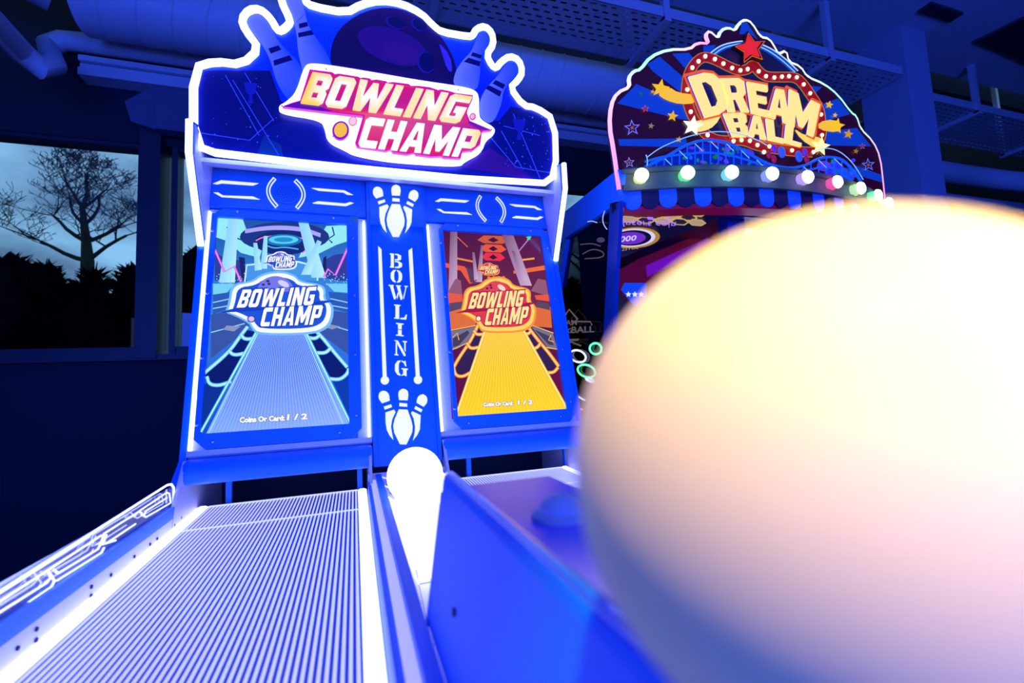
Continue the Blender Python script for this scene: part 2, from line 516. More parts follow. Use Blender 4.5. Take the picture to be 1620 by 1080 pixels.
# ================================================================== THE ROOM
def struct(name, mb, m, label=None, smooth=False):
    return tag(mb.build(name, m, None, smooth), label, None, None, 'structure')
FZ = -H
struct('floor', MB().box(-4, -4, FZ-.1, 8.5, 3.3, FZ), M['floor'])
struct('wall_left', MB().box(-4.1, -4, FZ, -4, 3.3, 3.0), M['darkwall'])
struct('wall_right', MB().box(8.5, -4, FZ, 8.6, 3.3, 3.0), M['darkwall'])
struct('wall_rear', MB().box(-4.1, -4.1, FZ, 8.6, -4, 3.0), M['darkwall'])
YW = 3.0
WH, WS = 1.425, 0.245          # window head and sill
struct('wall_back_lower', MB().box(-4, YW, FZ, 8.5, YW+.15, WS), M['darkwall'])
struct('wall_back', MB().box(-4, YW, WH, 8.5, YW+.15, 3.0), M['darkwall'])
struct('ceiling', MB().box(-4, -4, 2.36, 8.5, 2.29, 2.52), M['ceil'])
struct('ceiling_deck', MB().box(-4, 2.29, 2.9, 8.5, 3.3, 3.0), M['ceil'])
# window wall: mullions, frames and panes
mull = [(-3.1, .10), (-1.09, .10), (1.0, .10), (2.9, .10), (4.8, .10), (6.7, .1)]
for i, (x, w) in enumerate(mull):
    b = MB().box(x, YW-.06, WS-.02, x+w, YW+.12, 1.56 if i == 1 else WH)
    b.box(x+.135, YW, WS, x+.165, YW+.10, WH)
    struct('trim_%d' % (i+1), b, M['frame'])
xs = [-4]+[m[0]+.165 for m in mull]
xe = [m[0] for m in mull]+[8.5]
for i in range(len(xs)):
    root = bpy.data.objects.new('window_%d' % (i+1), None)
    COL.objects.link(root); root.location = (xs[i], YW, WS+H); root['kind'] = 'structure'
    f = MB()
    f.box(xs[i], YW+.01, WS, xe[i], YW+.09, WS+.045)
    f.box(xs[i], YW+.01, WH-.02, xe[i], YW+.09, WH)
    f.build('window_frame', M['frame'], root)
    MB().box(xs[i], YW+.05, WS+.03, xe[i], YW+.056, WH-.01).build('pane', M['glass'], root)
    if i:
        MB().box(xs[i]-.065, YW+.06, WS+.03, xs[i]-.03, YW+.066, WH-.01).build('pane', M['glass'], root)
struct('trim_sill', MB().box(-4, YW-.05, WS-.03, 8.5, YW+.02, WS), M['frame'])
struct('baseboard_back', MB().box(-4, YW-.02, FZ, 8.5, YW, FZ+.12), M['frame'])
# column
cx0, cy0 = 3.65, 2.0
struct('column', MB().box(cx0, cy0, FZ, cx0+.25, cy0+.31, 2.36), M['concrete'])
# ceiling slot vent and hatch
v = empty('ceiling_vent', (3.78, 1.90, 2.33), 'small dark slot vent in the blue ceiling above the column', 'vent')
MB().box(3.62, 1.80, 2.345, 3.95, 1.88, 2.362).build('vent_frame', M['frame'], v)
MB().box(3.64, 1.815, 2.338, 3.93, 1.865, 2.346).build('vent_slot', M['black'], v)
hp = [Plane((0, 0, 2.352), (0, 0, -1))(p) for p in ((1541, 66), (1640, 18), (1760, 60), (1640, 108))]
hatch = empty('ceiling_hatch', hp[0], 'dark square ceiling hatch to the upper right of the column', 'hatch')
MB().slab([hp], (0, 0, .012)).build('hatch_panel', M['black'], hatch)
ctr = sum(hp, Vector())/4
MB().tube([p+Vector((0, 0, .004)) for p in hp], .012, 4, True).build('hatch_frame', M['frame'], hatch)

# cable trays of perforated sheet
def cable_tray(x0, x1, y0, y1, z, label):
    root = empty('cable_tray', ((x0+x1)/2, (y0+y1)/2, z), label, 'cable tray', 'perforated cable trays under the ceiling')
    m = MB()
    px, py = .062, .036
    ny = int((y1-y0)/py)
    for j in range(ny):
        ya = y0+j*(y1-y0)/ny; yb = ya+(y1-y0)/ny
        ha, hb = ya+.36*(yb-ya), yb-.36*(yb-ya)
        x = x0+(px/2 if j % 2 else 0)
        m.add([(x0, ya, z), (x1, ya, z), (x1, ha, z), (x0, ha, z)], [(0, 1, 2, 3)])
        m.add([(x0, hb, z), (x1, hb, z), (x1, yb, z), (x0, yb, z)], [(0, 1, 2, 3)])
        pos = x0
        while x < x1:
            xa, xb = x+px*.22, x+px*.78
            if xb > x1: break
            m.add([(pos, ha, z), (xa, ha, z), (xa, hb, z), (pos, hb, z)], [(0, 1, 2, 3)])
            pos = xb
            x += px
        m.add([(pos, ha, z), (x1, ha, z), (x1, hb, z), (pos, hb, z)], [(0, 1, 2, 3)])
    m.build('perforated_sheet', M['tray'], root, recalc=False)
    for y in (y0, y1):
        MB().box(x0, y-.003, z, x1, y+.003, z+.06).build('side_rail', M['tray'], root)
    x = x0+.75
    while x < x1:
        for y in (y0-.015, y1-.02):
            MB().box(x, y, z-.02, x+.04, y+.035, z+.92).build('hanger_strut', M['tray'], root)
        MB().box(x, y0-.02, z-.035, x+.04, y1+.02, z-.003).build('cross_bracket', M['tray'], root)
        x += 1.25
    return root
cable_tray(-.35, 3.6, 2.0, 2.36, 1.98, 'perforated cable tray hanging between the two arcade machine signs')
cable_tray(3.95, 8.3, 2.15, 2.58, 1.98, 'perforated cable tray running on behind the column at the right')

# ducts and pipes
def duct(name, path, r, label, cat, ring=None, group=None):
    root = empty(name, path[0], label, cat, group)
    MB().tube(path, r, 24).build('pipe_body', M['duct'], root, smooth=True)
    if ring:
        n = 40
        me = MB().tube([(ring[3]*math.sin(2*math.pi*k/n), (r+.001)*math.cos(2*math.pi*k/n), (r+.001)*math.sin(2*math.pi*k/n)) for k in range(n)], .004, 5, True).mesh('seam', M['duct'], True, zoff=False)
        x = ring[0]
        while x < ring[1]:
            link('seam', me, root, (x, path[0][1], path[0][2]))
            x += ring[2]
    return root
duct('spiral_duct', [(-1.25, 2.7, 2.0), (3.2, 2.7, 2.0)], .165, 'big round spiral ventilation duct running along the window wall', 'duct', (-1.1, 3.1, .15, .05))
duct('flexible_duct', [(-1.30, 2.60, 2.02), (-1.42, 2.52, 2.04), (-1.7, 2.3, 2.05), (-2.3, 2.0, 2.05)], .17, 'thick duct bending towards the room at the upper left', 'duct')
p_a = Plane((0, 2.62, 0), (0, -1, 0))((65, 108)); p_b = Plane((0, 2.2, 0), (0, -1, 0))((-40, 5))
duct('insulated_pipe', [(3.2, 2.935, 1.925), (-1.34, 2.935, 1.925), (-1.43, 2.93, 1.915), (-1.48, 2.91, 1.86), tuple(p_a+Vector((0.02, .05, .06))), tuple(p_a), tuple(p_a+Vector((-.05, -.04, .04))), tuple(p_b)], .05,
     'insulated pipe with a sharp bend above the left window', 'pipe')
tr_ = empty('cable_trunking', (0, 2.93, 1.78), 'flat ribbed trunking below the insulated pipe on the window wall', 'trunking')
for k, (za, zb, y) in enumerate(((1.725, 1.765, 2.90), (1.77, 1.80, 2.92), (1.805, 1.835, 2.90))):
    MB().box(-1.35, y, za, 3.4, 2.995, zb).build('trunking_rail', M['duct'], tr_)
gb = empty('gusset_bracket', (-1.1, 2.9, 1.6), 'slanted bracket plate on top of the dark window mullion', 'bracket')
PB = Plane((0, 2.90, 0), (0, -1, 0))
MB().slab([[PB(p) for p in ((197, 160), (243, 136), (247, 205), (207, 192))]], (0, .07, 0)).build('bracket_plate', M['faint'], gb)
MB().slab([[PB(p, .01) for p in ((243, 136), (318, 148), (318, 212), (247, 203))]], (0, .07, 0)).build('fixing_panel', M['faint'], gb)
duct('right_pipe', [(4.15, 2.6, 1.72), (5.35, 2.6, 1.72), (5.55, 2.58, 1.71), (5.72, 2.50, 1.66), (6.1, 2.2, 1.5), (6.6, 1.9, 1.35)], .085, 'round pipe with an elbow to the right of the column', 'pipe').name = 'elbow_pipe'
for k, (y, z, r) in enumerate(((2.75, 1.55, .05), (2.85, 1.40, .04))):
    duct('thin_pipe', [(3.95, y, z), (8.3, y, z)], r, ('thicker' if k == 0 else 'thinner')+' straight dark pipe low behind the column at the right', 'pipe')
# a framed notice on the rear wall (seen only as a reflection in the window)
po = empty('framed_notice', (-3.6, -3.98, 1.0), 'pale framed notice that shows as a faint reflection in the window', 'poster')
MB().box(-3.78, -3.998, .7, -3.42, -3.97, 1.5).build('notice_frame', M['paper'], po)
MB().box(-3.69, -3.972, .85, -3.51, -3.965, 1.35).build('notice_sheet', M['frame'], po)

# ================================================================== OUTDOORS
struct('ground_outside', MB().box(-60, 3.3, -1.6, 60, 60, -1.35), M['grass'])
def bare_tree():
    root = empty('bare_tree', (-8.8, 20, -1.35), 'big leafless tree standing against the dusk sky outside the window', 'tree')
    rnd = random.Random(21)
    tr, br = MB(), MB()
    def grow(p, d, l, r, lev):
        pts, rad = [p], [r]
        n = 4 if lev < 4 else 3
        for i in range(n):
            d = (d+Vector((rnd.uniform(-.28, .28), rnd.uniform(-.22, .22), rnd.uniform(-.08, .2)))*(1 if lev else .25)).normalized()
            p = p+d*l/n
            pts.append(p); rad.append(max(.009, r*(1-.45*(i+1)/n)))
        (tr if lev == 0 else br).tube(pts, rad, 6 if lev < 2 else 3)
        if lev >= 5: return
        k = (6, 4, 4, 4, 3)[lev]
        for q in range(k):
            j = len(pts)-1 if (q < 2 or lev == 0) else rnd.randint(1, len(pts)-1)
            a = rnd.uniform(0, 2*math.pi)
            side = Vector((math.cos(a)*1.25, math.sin(a)*.8, rnd.uniform(-.2, .55)))
            nd = (d*.75+side*(.85 if lev else .75)).normalized()
            grow(pts[j], nd, l*.66*rnd.uniform(.8, 1.1), rad[j]*rnd.uniform(.5, .68), lev+1)
    T = [Vector((-8.85, 20, -1.35)), Vector((-8.80, 20, 3.0)), Vector((-8.82, 20, 5.0)), Vector((-8.9, 20.05, 5.7)), Vector((-8.95, 20, 6.3)), Vector((-9.0, 19.95, 6.9)), Vector((-8.9, 20, 7.4))]
    tr.tube(T, [.34, .24, .20, .15, .12, .09, .06], 8)
    for i, d, l in ((2, (-.95, .1, .25), 1.5), (2, (.8, -.2, .55), 1.5), (3, (.75, .3, .6), 1.3), (3, (-.8, -.2, .5), 1.5), (4, (-.75, .2, .65), 1.25), (4, (.7, -.3, .7), 1.15), (5, (-.5, -.2, .8), 1.0), (5, (.55, .2, .8), .95), (6, (.15, .1, 1), .8), (6, (-.3, 0, 1), .8)):
        grow(T[i], Vector(d).normalized(), l, .105-.010*i, 1)
    tr.build('trunk', M['bark'], root); br.build('branches', M['bark'], root)
bare_tree()
def bush(px, Y, w, seed, label, grp='dark trees outside the window', twigs=True):
    top = Plane((0, Y, 0), (0, -1, 0))(px)
    rnd = random.Random(seed)
    root = empty('evergreen_tree', (top.x, Y, -1.35), label, 'tree', grp)
    m = MB()
    h = top.z+1.35
    seg, rings = 14, 12
    for j in range(rings+1):
        t = j/rings
        rr = w*(.75+.25*math.sin(3*t+seed))*(1 if t < .7 else max(.04, math.sqrt(max(0, 1-((t-.7)/.3)**2))))
        for k in range(seg):
            a = 2*math.pi*k/seg
            q = rr*rnd.uniform(.65, 1.25)
            m.v.append(Vector((top.x+q*math.cos(a), Y+q*math.sin(a)*.7, -1.35+h*t*rnd.uniform(.94, 1.05))))
    for j in range(rings):
        for k in range(seg):
            m.f.append((j*seg+k, j*seg+(k+1) % seg, (j+1)*seg+(k+1) % seg, (j+1)*seg+k))
    for i in range(800):
        t = rnd.uniform(.45, 1.0); a = rnd.uniform(0, 2*math.pi)
        rr = w*(.75+.25*math.sin(3*t+seed))*(1 if t < .7 else math.sqrt(max(0, 1-((t-.7)/.3)**2)))*rnd.uniform(.7, 1.05)
        p = Vector((top.x+rr*math.cos(a), Y+rr*math.sin(a)*.7, -1.35+h*t))
        d = Vector((math.cos(a), math.sin(a)*.7, rnd.uniform(.2, 1.6))).normalized()*rnd.uniform(.06, .34)
        s_ = Vector((rnd.uniform(-.05, .05), rnd.uniform(-.05, .05), .03))
        m.add([p-s_, p+s_, p+d], [(0, 1, 2)])
    m.build('crown', M['leaf'], root, recalc=False)
    MB().tube([(top.x, Y, -1.35), (top.x, Y, -1.35+h*.5)], .12, 6).build('trunk', M['bark'], root)
for i, (p, w, lab) in enumerate((((-70, 405), 2.0, 'dark rounded tree outside at the left edge of the window'), ((18, 408), 1.5, 'dark tree silhouette outside, left of the big bare tree'),
        ((75, 420), 1.3, 'low dark tree just left of the bare tree trunk outside'), ((150, 432), 1.3, 'low dark shrub at the foot of the bare tree outside'),
        ((205, 424), 1.2, 'dark pointed tree outside beside the window mullion'), ((255, 428), 1.2, 'dark tree outside behind the narrow window pane'),
        ((318, 395), 1.6, 'taller dark tree outside, next to the bowling machine'), ((430, 380), 2.2, 'dark tree outside behind the bowling machine'), ((905, 345), 3.0, 'dark tree outside in the gap between the two machines'))):
    bush(p, 21 if i == 6 else 13+(i % 3)*2.6, w*.72, 30+i, lab)

# ================================================================== BOWLING MACHINE
BX0, BX1, BC = -0.467, 0.788, 0.155
DX = 0.7475
bm_ = empty('bowling_machine', (BC, 1.2, FZ), 'two-lane blue bowling arcade machine with white neon outline and twin screens', 'arcade machine')
# cabinet sides
for s_, x in ((0, BX0), (1, BX1-.018)):
    prof = [(1.576, .835), (1.576, .735), (1.70, .49), (1.56, -.17), (1.50, -.22), (1.46, -.32), (1.46, FZ), (2.15, FZ), (2.15, .86), (1.65, .86)]
    sb = MB().hexa([(x, y, z) for y, z in prof], [(x+.018, y, z) for y, z in prof]).build('side_board', M['blue'], bm_)
    xx = x-.001 if s_ == 0 else x+.019
    MB().tube([(x+.009, 1.572, .835), (x+.009, 1.572, .735), (x+.009, 1.697, .485)], .010, 6).build('neon_edge', M['neon'], sb)
    inner = x+.018 if s_ == 0 else x-.004
    MB().hexa([(inner, y, z) for y, z in ((1.585, .83), (1.585, .735), (1.705, .5), (1.775, .77), (1.775, .83))],
              [(inner+.004, y, z) for y, z in ((1.585, .83), (1.585, .735), (1.705, .5), (1.775, .77), (1.775, .83))]).build('white_cheek', M['white'], sb)
# back of the cabinet
MB().box(BX0+.02, 1.95, FZ, BX1-.02, 2.14, .86).build('rear_panel', M['deepblue'], bm_)
# wall behind screens (sloped)
def sbox(X0, X1, t0, t1, o0, o1):
    return MB().hexa([SP(X0, t0, o0), SP(X1, t0, o0), SP(X1, t1, o0), SP(X0, t1, o0)], [SP(X0, t0, o1), SP(X1, t0, o1), SP(X1, t1, o1), SP(X0, t1, o1)])
# soffit under the marquee
MB().hexa([(BX0+.02, 1.645, .742), (BX1-.02, 1.645, .742), (BX1-.02, 1.785, .785), (BX0+.02, 1.785, .785)],
          [(BX0+.02, 1.645, .756), (BX1-.02, 1.645, .756), (BX1-.02, 1.785, .80), (BX0+.02, 1.785, .80)]).build('soffit', M['white'], bm_)
screw_me = MB().lathe((0, 0, 0), PS.n, [(.0001, .0035), (.0035, .003), (.005, .001), (.005, -.001)], 10).mesh('screw', M['steel'], True, zoff=False)

kh = K(320, 260, 6.23)
HS = [[(105, 188), (185, 155), (555, 185), (500, 207), (190, 185), (150, 195)],
      [(110, 275), (155, 275), (205, 305), (500, 315), (568, 345), (520, 342), (190, 320)],
      [(1075, 232), (1110, 232), (1400, 255), (1488, 300), (1430, 298), (1390, 275), (1150, 258)],
      [(1085, 380), (1140, 362), (1410, 385), (1455, 370), (1492, 380), (1415, 410), (1100, 385)]]
ARCS = [smooth_path([(715, 135), (660, 200), (645, 270), (675, 345), (735, 415)], 2), smooth_path([(915, 155), (975, 215), (1003, 290), (985, 360), (930, 430)], 2)]

def module(dx, screen_fn, nm):
    D = Vector((dx, 0, 0))
    sh = lambda pts: [p+D for p in pts]
    # recessed white channel plate behind the bezel
    cl0, cl1 = (-.448, .050) if dx == 0 else (.266-DX, .021)
    ch = sbox(cl0+dx, cl1+dx, -.17, .640, -.012, -.004).build('light_channel', M['white'], bm_)
    for X, w in (((-.447, .009), (.038, .007)) if dx == 0 else ((cl0+.003, .007),)):
        sbox(X+dx, X+w+dx, -.15, .625, -.004, .010).build('led_strip', M['led'], ch)
    # bezel with chamfered corners and an opening
    a0, a1, t0, t1 = -.425, -.0045, -.150, .640
    a0, a1 = -.452+.018, .020
    k = .03
    out = [(a0+k, t0), (a1-k, t0), (a1, t0+k), (a1, t1-k), (a1-k, t1), (a0+k, t1), (a0, t1-k), (a0, t0+k)]
    inn = [(-.419, -.105), (-.017, -.105), (-.017, .607), (-.419, .607)]
    bz = MB().slab([[SP(X+dx, t, .010) for X, t in out], [SP(X+dx, t, .010) for X, t in inn]], -PS.n*.014).build('bezel', M['blue'], bm_)
    for X, t in ((-.385, -.13), (-.045, -.13), (-.36, .626), (-.06, .624), (-.428, .55), (-.428, .33), (-.428, .12), (-.428, -.08), (.004, .55), (.004, .33), (.004, .12), (.004, -.08)):
        link('screw', screw_me, bz, SP(X+dx, t, .011))
    # screen
    sc = sbox(-.423+dx, -.013+dx, -.109, .611, -.010, -.002).build('screen', M['black'], bm_)
    screen_fn(sc)
    # header with speaker and lit slots
    hd = sbox(cl0+dx, cl1+dx, .645, .795, -.010, .006).build('header_panel', M['blue'], bm_)
    MB().hexa([SP(-.43+dx, .640, .006), SP(.02+dx, .640, .006), SP(.02+dx, .655, .006), SP(-.43+dx, .655, .006)],
              [SP(-.42+dx, .640, .016), SP(.01+dx, .640, .016), SP(.01+dx, .644, .016), SP(-.42+dx, .644, .016)]).build('header_lip', M['blue'], hd)
    for s_ in HS:
        MB().slab([sh([PS(p, .0075) for p in kh(s_)])], -PS.n*.003).build('light_slot', M['cut'], hd)
    for a in ARCS:
        for w in (40,):
            L1, R1 = stroke_poly(a, w)
            L2, R2 = stroke_poly(a[1:-1], w*.42)
            MB().slab([sh([PS(p, .0075) for p in kh(L1+R1[::-1])]), sh([PS(p, .0075) for p in kh(L2+R2[::-1])])], -PS.n*.003).build('light_arc', M['cut'], hd)
    ctr = PS(kh([(838, 290)])[0], .0065)+D
    sg = MB().lathe(ctr, PS.n, [(.042, 0), (.042, .002), (.036, .003), (.0001, .003)], 28).build('speaker_grille', M['blue'], hd, smooth=True)
    dots = MB()
    e1, e2 = Vector((1, 0, 0)), Vector((0, math.sin(TH), math.cos(TH)))
    for r, n in ((.008, 6), (.016, 12), (.024, 18), (.032, 24)):
        for q in range(n):
            a = 2*math.pi*q/n
            p = ctr+(e1*math.cos(a)+e2*math.sin(a))*r+PS.n*.0032
            dots.add([p+(e1*math.cos(b)+e2*math.sin(b))*.0021 for b in (0, 1.05, 2.1, 3.14, 4.19, 5.24)], [(0, 1, 2, 3, 4, 5)])
    dots.build('speaker_holes', M['black'], sg, recalc=False)
    # bottom lit ledge and padded roller
    lg = sbox(cl0+dx, cl1+dx, -.168, -.152, -.01, .012).build('lit_ledge', M['white'], bm_)
    pr = [(.000, -.168), (.026, -.166), (.044, -.178), (.050, -.202), (.044, -.224), (.026, -.236), (-.02, -.237), (-.02, -.168)]
    ra = [Vector((cl0+dx, 1.6+z*math.tan(TH)-o, z)) for o, z in pr]
    rb = [Vector((cl1+dx, 1.6+z*math.tan(TH)-o, z)) for o, z in pr]
    rl = MB().hexa(ra, rb).build('padded_roller', M['pad'], bm_)
    bv = rl.modifiers.new('round', 'BEVEL'); bv.width = .012; bv.segments = 3; bv.limit_method = 'ANGLE'; bv.angle_limit = .3
    rl.data.shade_smooth()
    # dark mouth behind the roller with side posts
    mo = MB().box(-.449+dx, 1.90, -.42, .046+dx, 1.93, -.15).build('dark_mouth', M['black'], bm_)
    for X in (-.375, .004):
        MB().box(X+dx, 1.66, -.34, X+.016+dx, 1.675, -.2).build('mouth_post', M['blue'], mo)

# ---- the two screen pictures
def cl(a, b, t):
    t = max(0, min(1, t))
    return tuple(a[i]+(b[i]-a[i])*t for i in range(3))
def blue_screen(par):
    A = Art(PS, K(340, 340, 3.177), .00008, -.0018, 1.0)
    A.grad([(-90, -10), (720, -10), (720, 420), (-90, 420)], [c(30, 75, 160), c(30, 80, 170), c(60, 140, 225), c(50, 130, 215)], 4, 4)
    A.grad([(-90, 420), (720, 420), (720, 1130), (-90, 1130)], [c(60, 130, 220), c(60, 130, 220), c(20, 80, 215), c(20, 70, 200)], 4, 4)
    # ceiling wings
    T = c(150, 235, 240)
    A.poly([(0, 10), (140, 20), (165, 95), (240, 160), (225, 215), (130, 190), (60, 130), (0, 110)], T)
    A.poly([(670, 50), (560, 55), (520, 120), (440, 175), (420, 215), (520, 195), (610, 150), (672, 130)], T)
    A.line([(590, 60), (600, 100), (570, 120), (590, 140)], 7, c(20, 50, 120))
    A.line([(60, 60), (90, 110), (150, 130)], 7, c(30, 80, 140))
    # ring and dome
    A.poly(ell(350, 110, 225, 75), c(28, 55, 130))
    A.poly(smooth_path([(150, 72), (250, 55), (350, 52), (450, 62), (532, 92)], 2)+smooth_path([(530, 112), (450, 84), (350, 74), (250, 76), (152, 92)], 2), c(170, 165, 250))
    A.poly(ell(348, 138, 150, 62), c(20, 40, 110))
    A.line(smooth_path([(205, 130), (240, 110), (350, 100), (460, 120), (490, 150), (440, 190)], 2), 6, c(255, 120, 200))
    A.poly(ell(345, 126, 92, 30), c(30, 110, 190))
    A.poly(ell(345, 124, 74, 21), c(90, 210, 230))
    A.poly(ell(345, 124, 48, 12), c(40, 140, 205))
    A.line(smooth_path([(250, 150), (300, 168), (350, 160), (420, 172)], 2), 6, c(80, 190, 255))
    # side walls
    A.poly([(0, 190), (60, 220), (150, 230), (160, 330), (100, 340), (0, 330)], c(48, 62, 150))
    A.poly([(670, 190), (600, 200), (545, 230), (540, 310), (600, 330), (670, 330)], c(48, 62, 150))
    A.poly([(120, 210), (150, 215), (160, 335), (135, 330)], c(25, 35, 100))
    A.poly([(560, 205), (545, 215), (535, 315), (560, 310)], c(25, 35, 100))
    # pin-deck stage
    A.poly([(150, 245), (280, 238), (420, 235), (520, 265), (515, 330), (160, 340)], c(70, 150, 230))
    A.line([(150, 335), (160, 252), (280, 238), (420, 235), (520, 262), (515, 330)], 9, c(190, 245, 255))
    # beams
    for q in ([(70, 15), (118, 18), (100, 340), (20, 340)], [(246, 105), (264, 105), (262, 270), (228, 270)], [(193, 140), (212, 140), (236, 275), (200, 280)],
              [(420, 38), (470, 42), (560, 315), (486, 315)], [(515, 125), (536, 135), (480, 300), (432, 300)]):
        A.grad(q, [c(140, 210, 245), c(160, 225, 250), c(190, 240, 255), c(150, 220, 250)], 1, 3)
    # zigzags
    for q in ([(0, 175), (48, 285), (98, 258), (130, 335)], [(668, 165), (606, 302), (568, 272), (548, 312)]):
        A.line(q, 12, c(210, 90, 225)); A.line(q, 5, c(255, 150, 235))
    # sparkles
    rnd = random.Random(3)
    for i in range(60):
        x = rnd.choice((rnd.uniform(0, 150), rnd.uniform(540, 665))); y = rnd.uniform(290, 350)
        A.poly(ell(x, y, 3, 3, n=6), c(150, 210, 255), same=bool(i))
    # platforms
    for q in ([(-10, 345), (100, 345), (60, 390), (-10, 400)], [(670, 345), (560, 345), (600, 385), (670, 390)]):
        A.poly(q, c(120, 210, 240))
    for q in ([(-10, 400), (90, 385), (70, 470), (-10, 500)], [(670, 395), (570, 385), (590, 470), (670, 490)]):
        A.poly(q, c(45, 90, 180))
    for q in ([(-20, 500), (90, 480), (190, 520), (150, 590), (-20, 720)], [(670, 490), (570, 480), (480, 520), (520, 590), (670, 700)]):
        A.poly(q, c(55, 85, 165))
    for q in ([(-10, 440), (80, 420)], [(-10, 470), (70, 455)], [(-20, 590), (150, 545)], [(670, 440), (580, 420)], [(670, 470), (590, 455)], [(670, 580), (540, 540)]):
        A.line(q, 5, c(150, 220, 255))
    for q in ([(40, 575), (60, 555), (130, 560), (95, 585)], [(545, 560), (560, 545), (630, 560), (590, 575)]):
        A.poly(q, c(140, 150, 190))
    # gutters
    A.poly([(150, 575), (215, 590), (60, 850), (-40, 860), (-60, 780), (0, 745)], c(12, 28, 110))
    A.poly([(510, 575), (450, 590), (590, 830), (660, 810), (672, 770)], c(12, 28, 110))
    A.poly([(-70, 850), (70, 840), (-60, 1090), (-90, 1090)], c(15, 50, 150))
    A.poly([(590, 830), (672, 800), (690, 1060), (665, 990)], c(15, 60, 175))
    G1, G2 = c(90, 190, 255), c(190, 245, 255)
    for q in ([(165, 560), (130, 605), (70, 690), (-60, 800)], [(130, 600), (150, 626), (205, 618)], [(70, 682), (95, 706), (160, 692)], [(-40, 810), (-30, 850), (20, 858), (82, 836)],
              [(495, 570), (540, 615), (600, 690), (665, 765)], [(470, 616), (505, 622), (528, 602)], [(508, 692), (556, 694), (582, 668)], [(572, 822), (630, 828), (668, 795), (672, 770)]):
        A.line(smooth_path(q, 2), 19, G1); A.line(smooth_path(q, 2), 10, G2)
    # lane
    A.grad([(212, 585), (452, 585), (690, 1085), (-50, 1110)], [c(45, 85, 235), c(45, 85, 235), c(150, 180, 255), c(130, 170, 255)], 6, 8)
    A.n += 1
    for i in range(40):
        u = i/39
        A.line([(214+236*u, 590), (-42+728*u, 1105-22*u)], 3.0, c(150, 195, 255), same=True)
    for q in ([(207, 590), (-70, 1090)], [(457, 588), (690, 1065)]):
        A.line(q, 14, c(70, 200, 245)); A.line(q, 5, c(220, 255, 255))
    for q in ([(217, 590), (-35, 1105)], [(445, 588), (655, 1075)]):
        A.line(q, 5, c(160, 235, 255))
    # mini logo
    logo(A, K0=lambda x, y: (232+x*.31, 92+y*.31+0), mini=True)
    logo(A, K0=lambda x, y: (x, y))
    q = [(122, 1012), (352, 1002), (356, 1036), (120, 1048)]
    b = put_text(A, 'Coins Or Card:', q, c(15, 30, 110), bold=.12)
    put_text(A, 'Coins Or Card:', q, c(250, 252, 255), bold=.065, box=b)
    q = [(362, 998), (468, 994), (468, 1028), (358, 1034)]
    b = put_text(A, '1 / 2', q, c(15, 30, 110), bold=.09)
    put_text(A, '1 / 2', q, c(250, 252, 255), bold=.055, box=b)
    A.build('screen_picture', M['screen'], par, recalc=False)

def logo(A, K0, mini=False, pal=None):
    pal = pal or dict(glow=c(120, 190, 255), rim=c(245, 250, 255), plate=c(30, 85, 215), ball=c(120, 120, 225), hole=c(50, 45, 140), letter=c(255, 255, 255), edge=c(25, 65, 190), dot=c(225, 190, 240), hi=c(210, 210, 255))
    T = lambda pts: [K0(x, y) for x, y in pts]
    out = [(92, 352), (190, 340), (240, 302), (330, 288), (400, 308), (425, 340), (520, 352), (548, 375), (542, 425), (582, 448), (585, 505), (560, 562), (480, 592), (222, 594), (192, 565), (180, 538), (105, 500), (62, 488), (80, 440)]
    cx, cy = 325, 440
    so = smooth_path(out, 2, True)
    if not mini:
        A.poly(T([(cx+(x-cx)*1.05, cy+(y-cy)*1.07) for x, y in so]), pal['glow'])
    A.poly(T(so), pal['rim'])
    A.poly(T([(cx+(x-cx)*.91, cy+(y-cy)*.86) for x, y in so]), pal['plate'])
    A.poly(T([(20, 490), (130, 460), (320, 470), (540, 430), (610, 430), (480, 460), (150, 485)]), pal['edge'])
    A.poly(T(ell(305, 385, 92, 78, a0=180, a1=360)), pal['ball'])
    A.poly(T(ell(345, 345, 30, 14, 25)), pal['hi'])
    for q in ((243, 350), (272, 346), (266, 332)):
        A.poly(T(ell(q[0], q[1], 9, 6)), pal['hole'])
    qa = [(140, 375), (512, 360), (492, 452), (108, 466)]
    qb = [(248, 466), (546, 452), (522, 550), (226, 560)]
    for grow, col in ((.07, pal['edge']), (0, pal['letter'])):
        for w_, q in (('BOWLING', qa), ('CHAMP', qb)):
            A.n += 1
            for L in word(w_, [K0(*p) for p in q], .10, grow):
                A.poly(L, col, same=True)
    A.poly(T(ell(183, 522, 21, 18)), pal['edge']); A.poly(T(ell(183, 522, 15, 13)), pal['dot'])

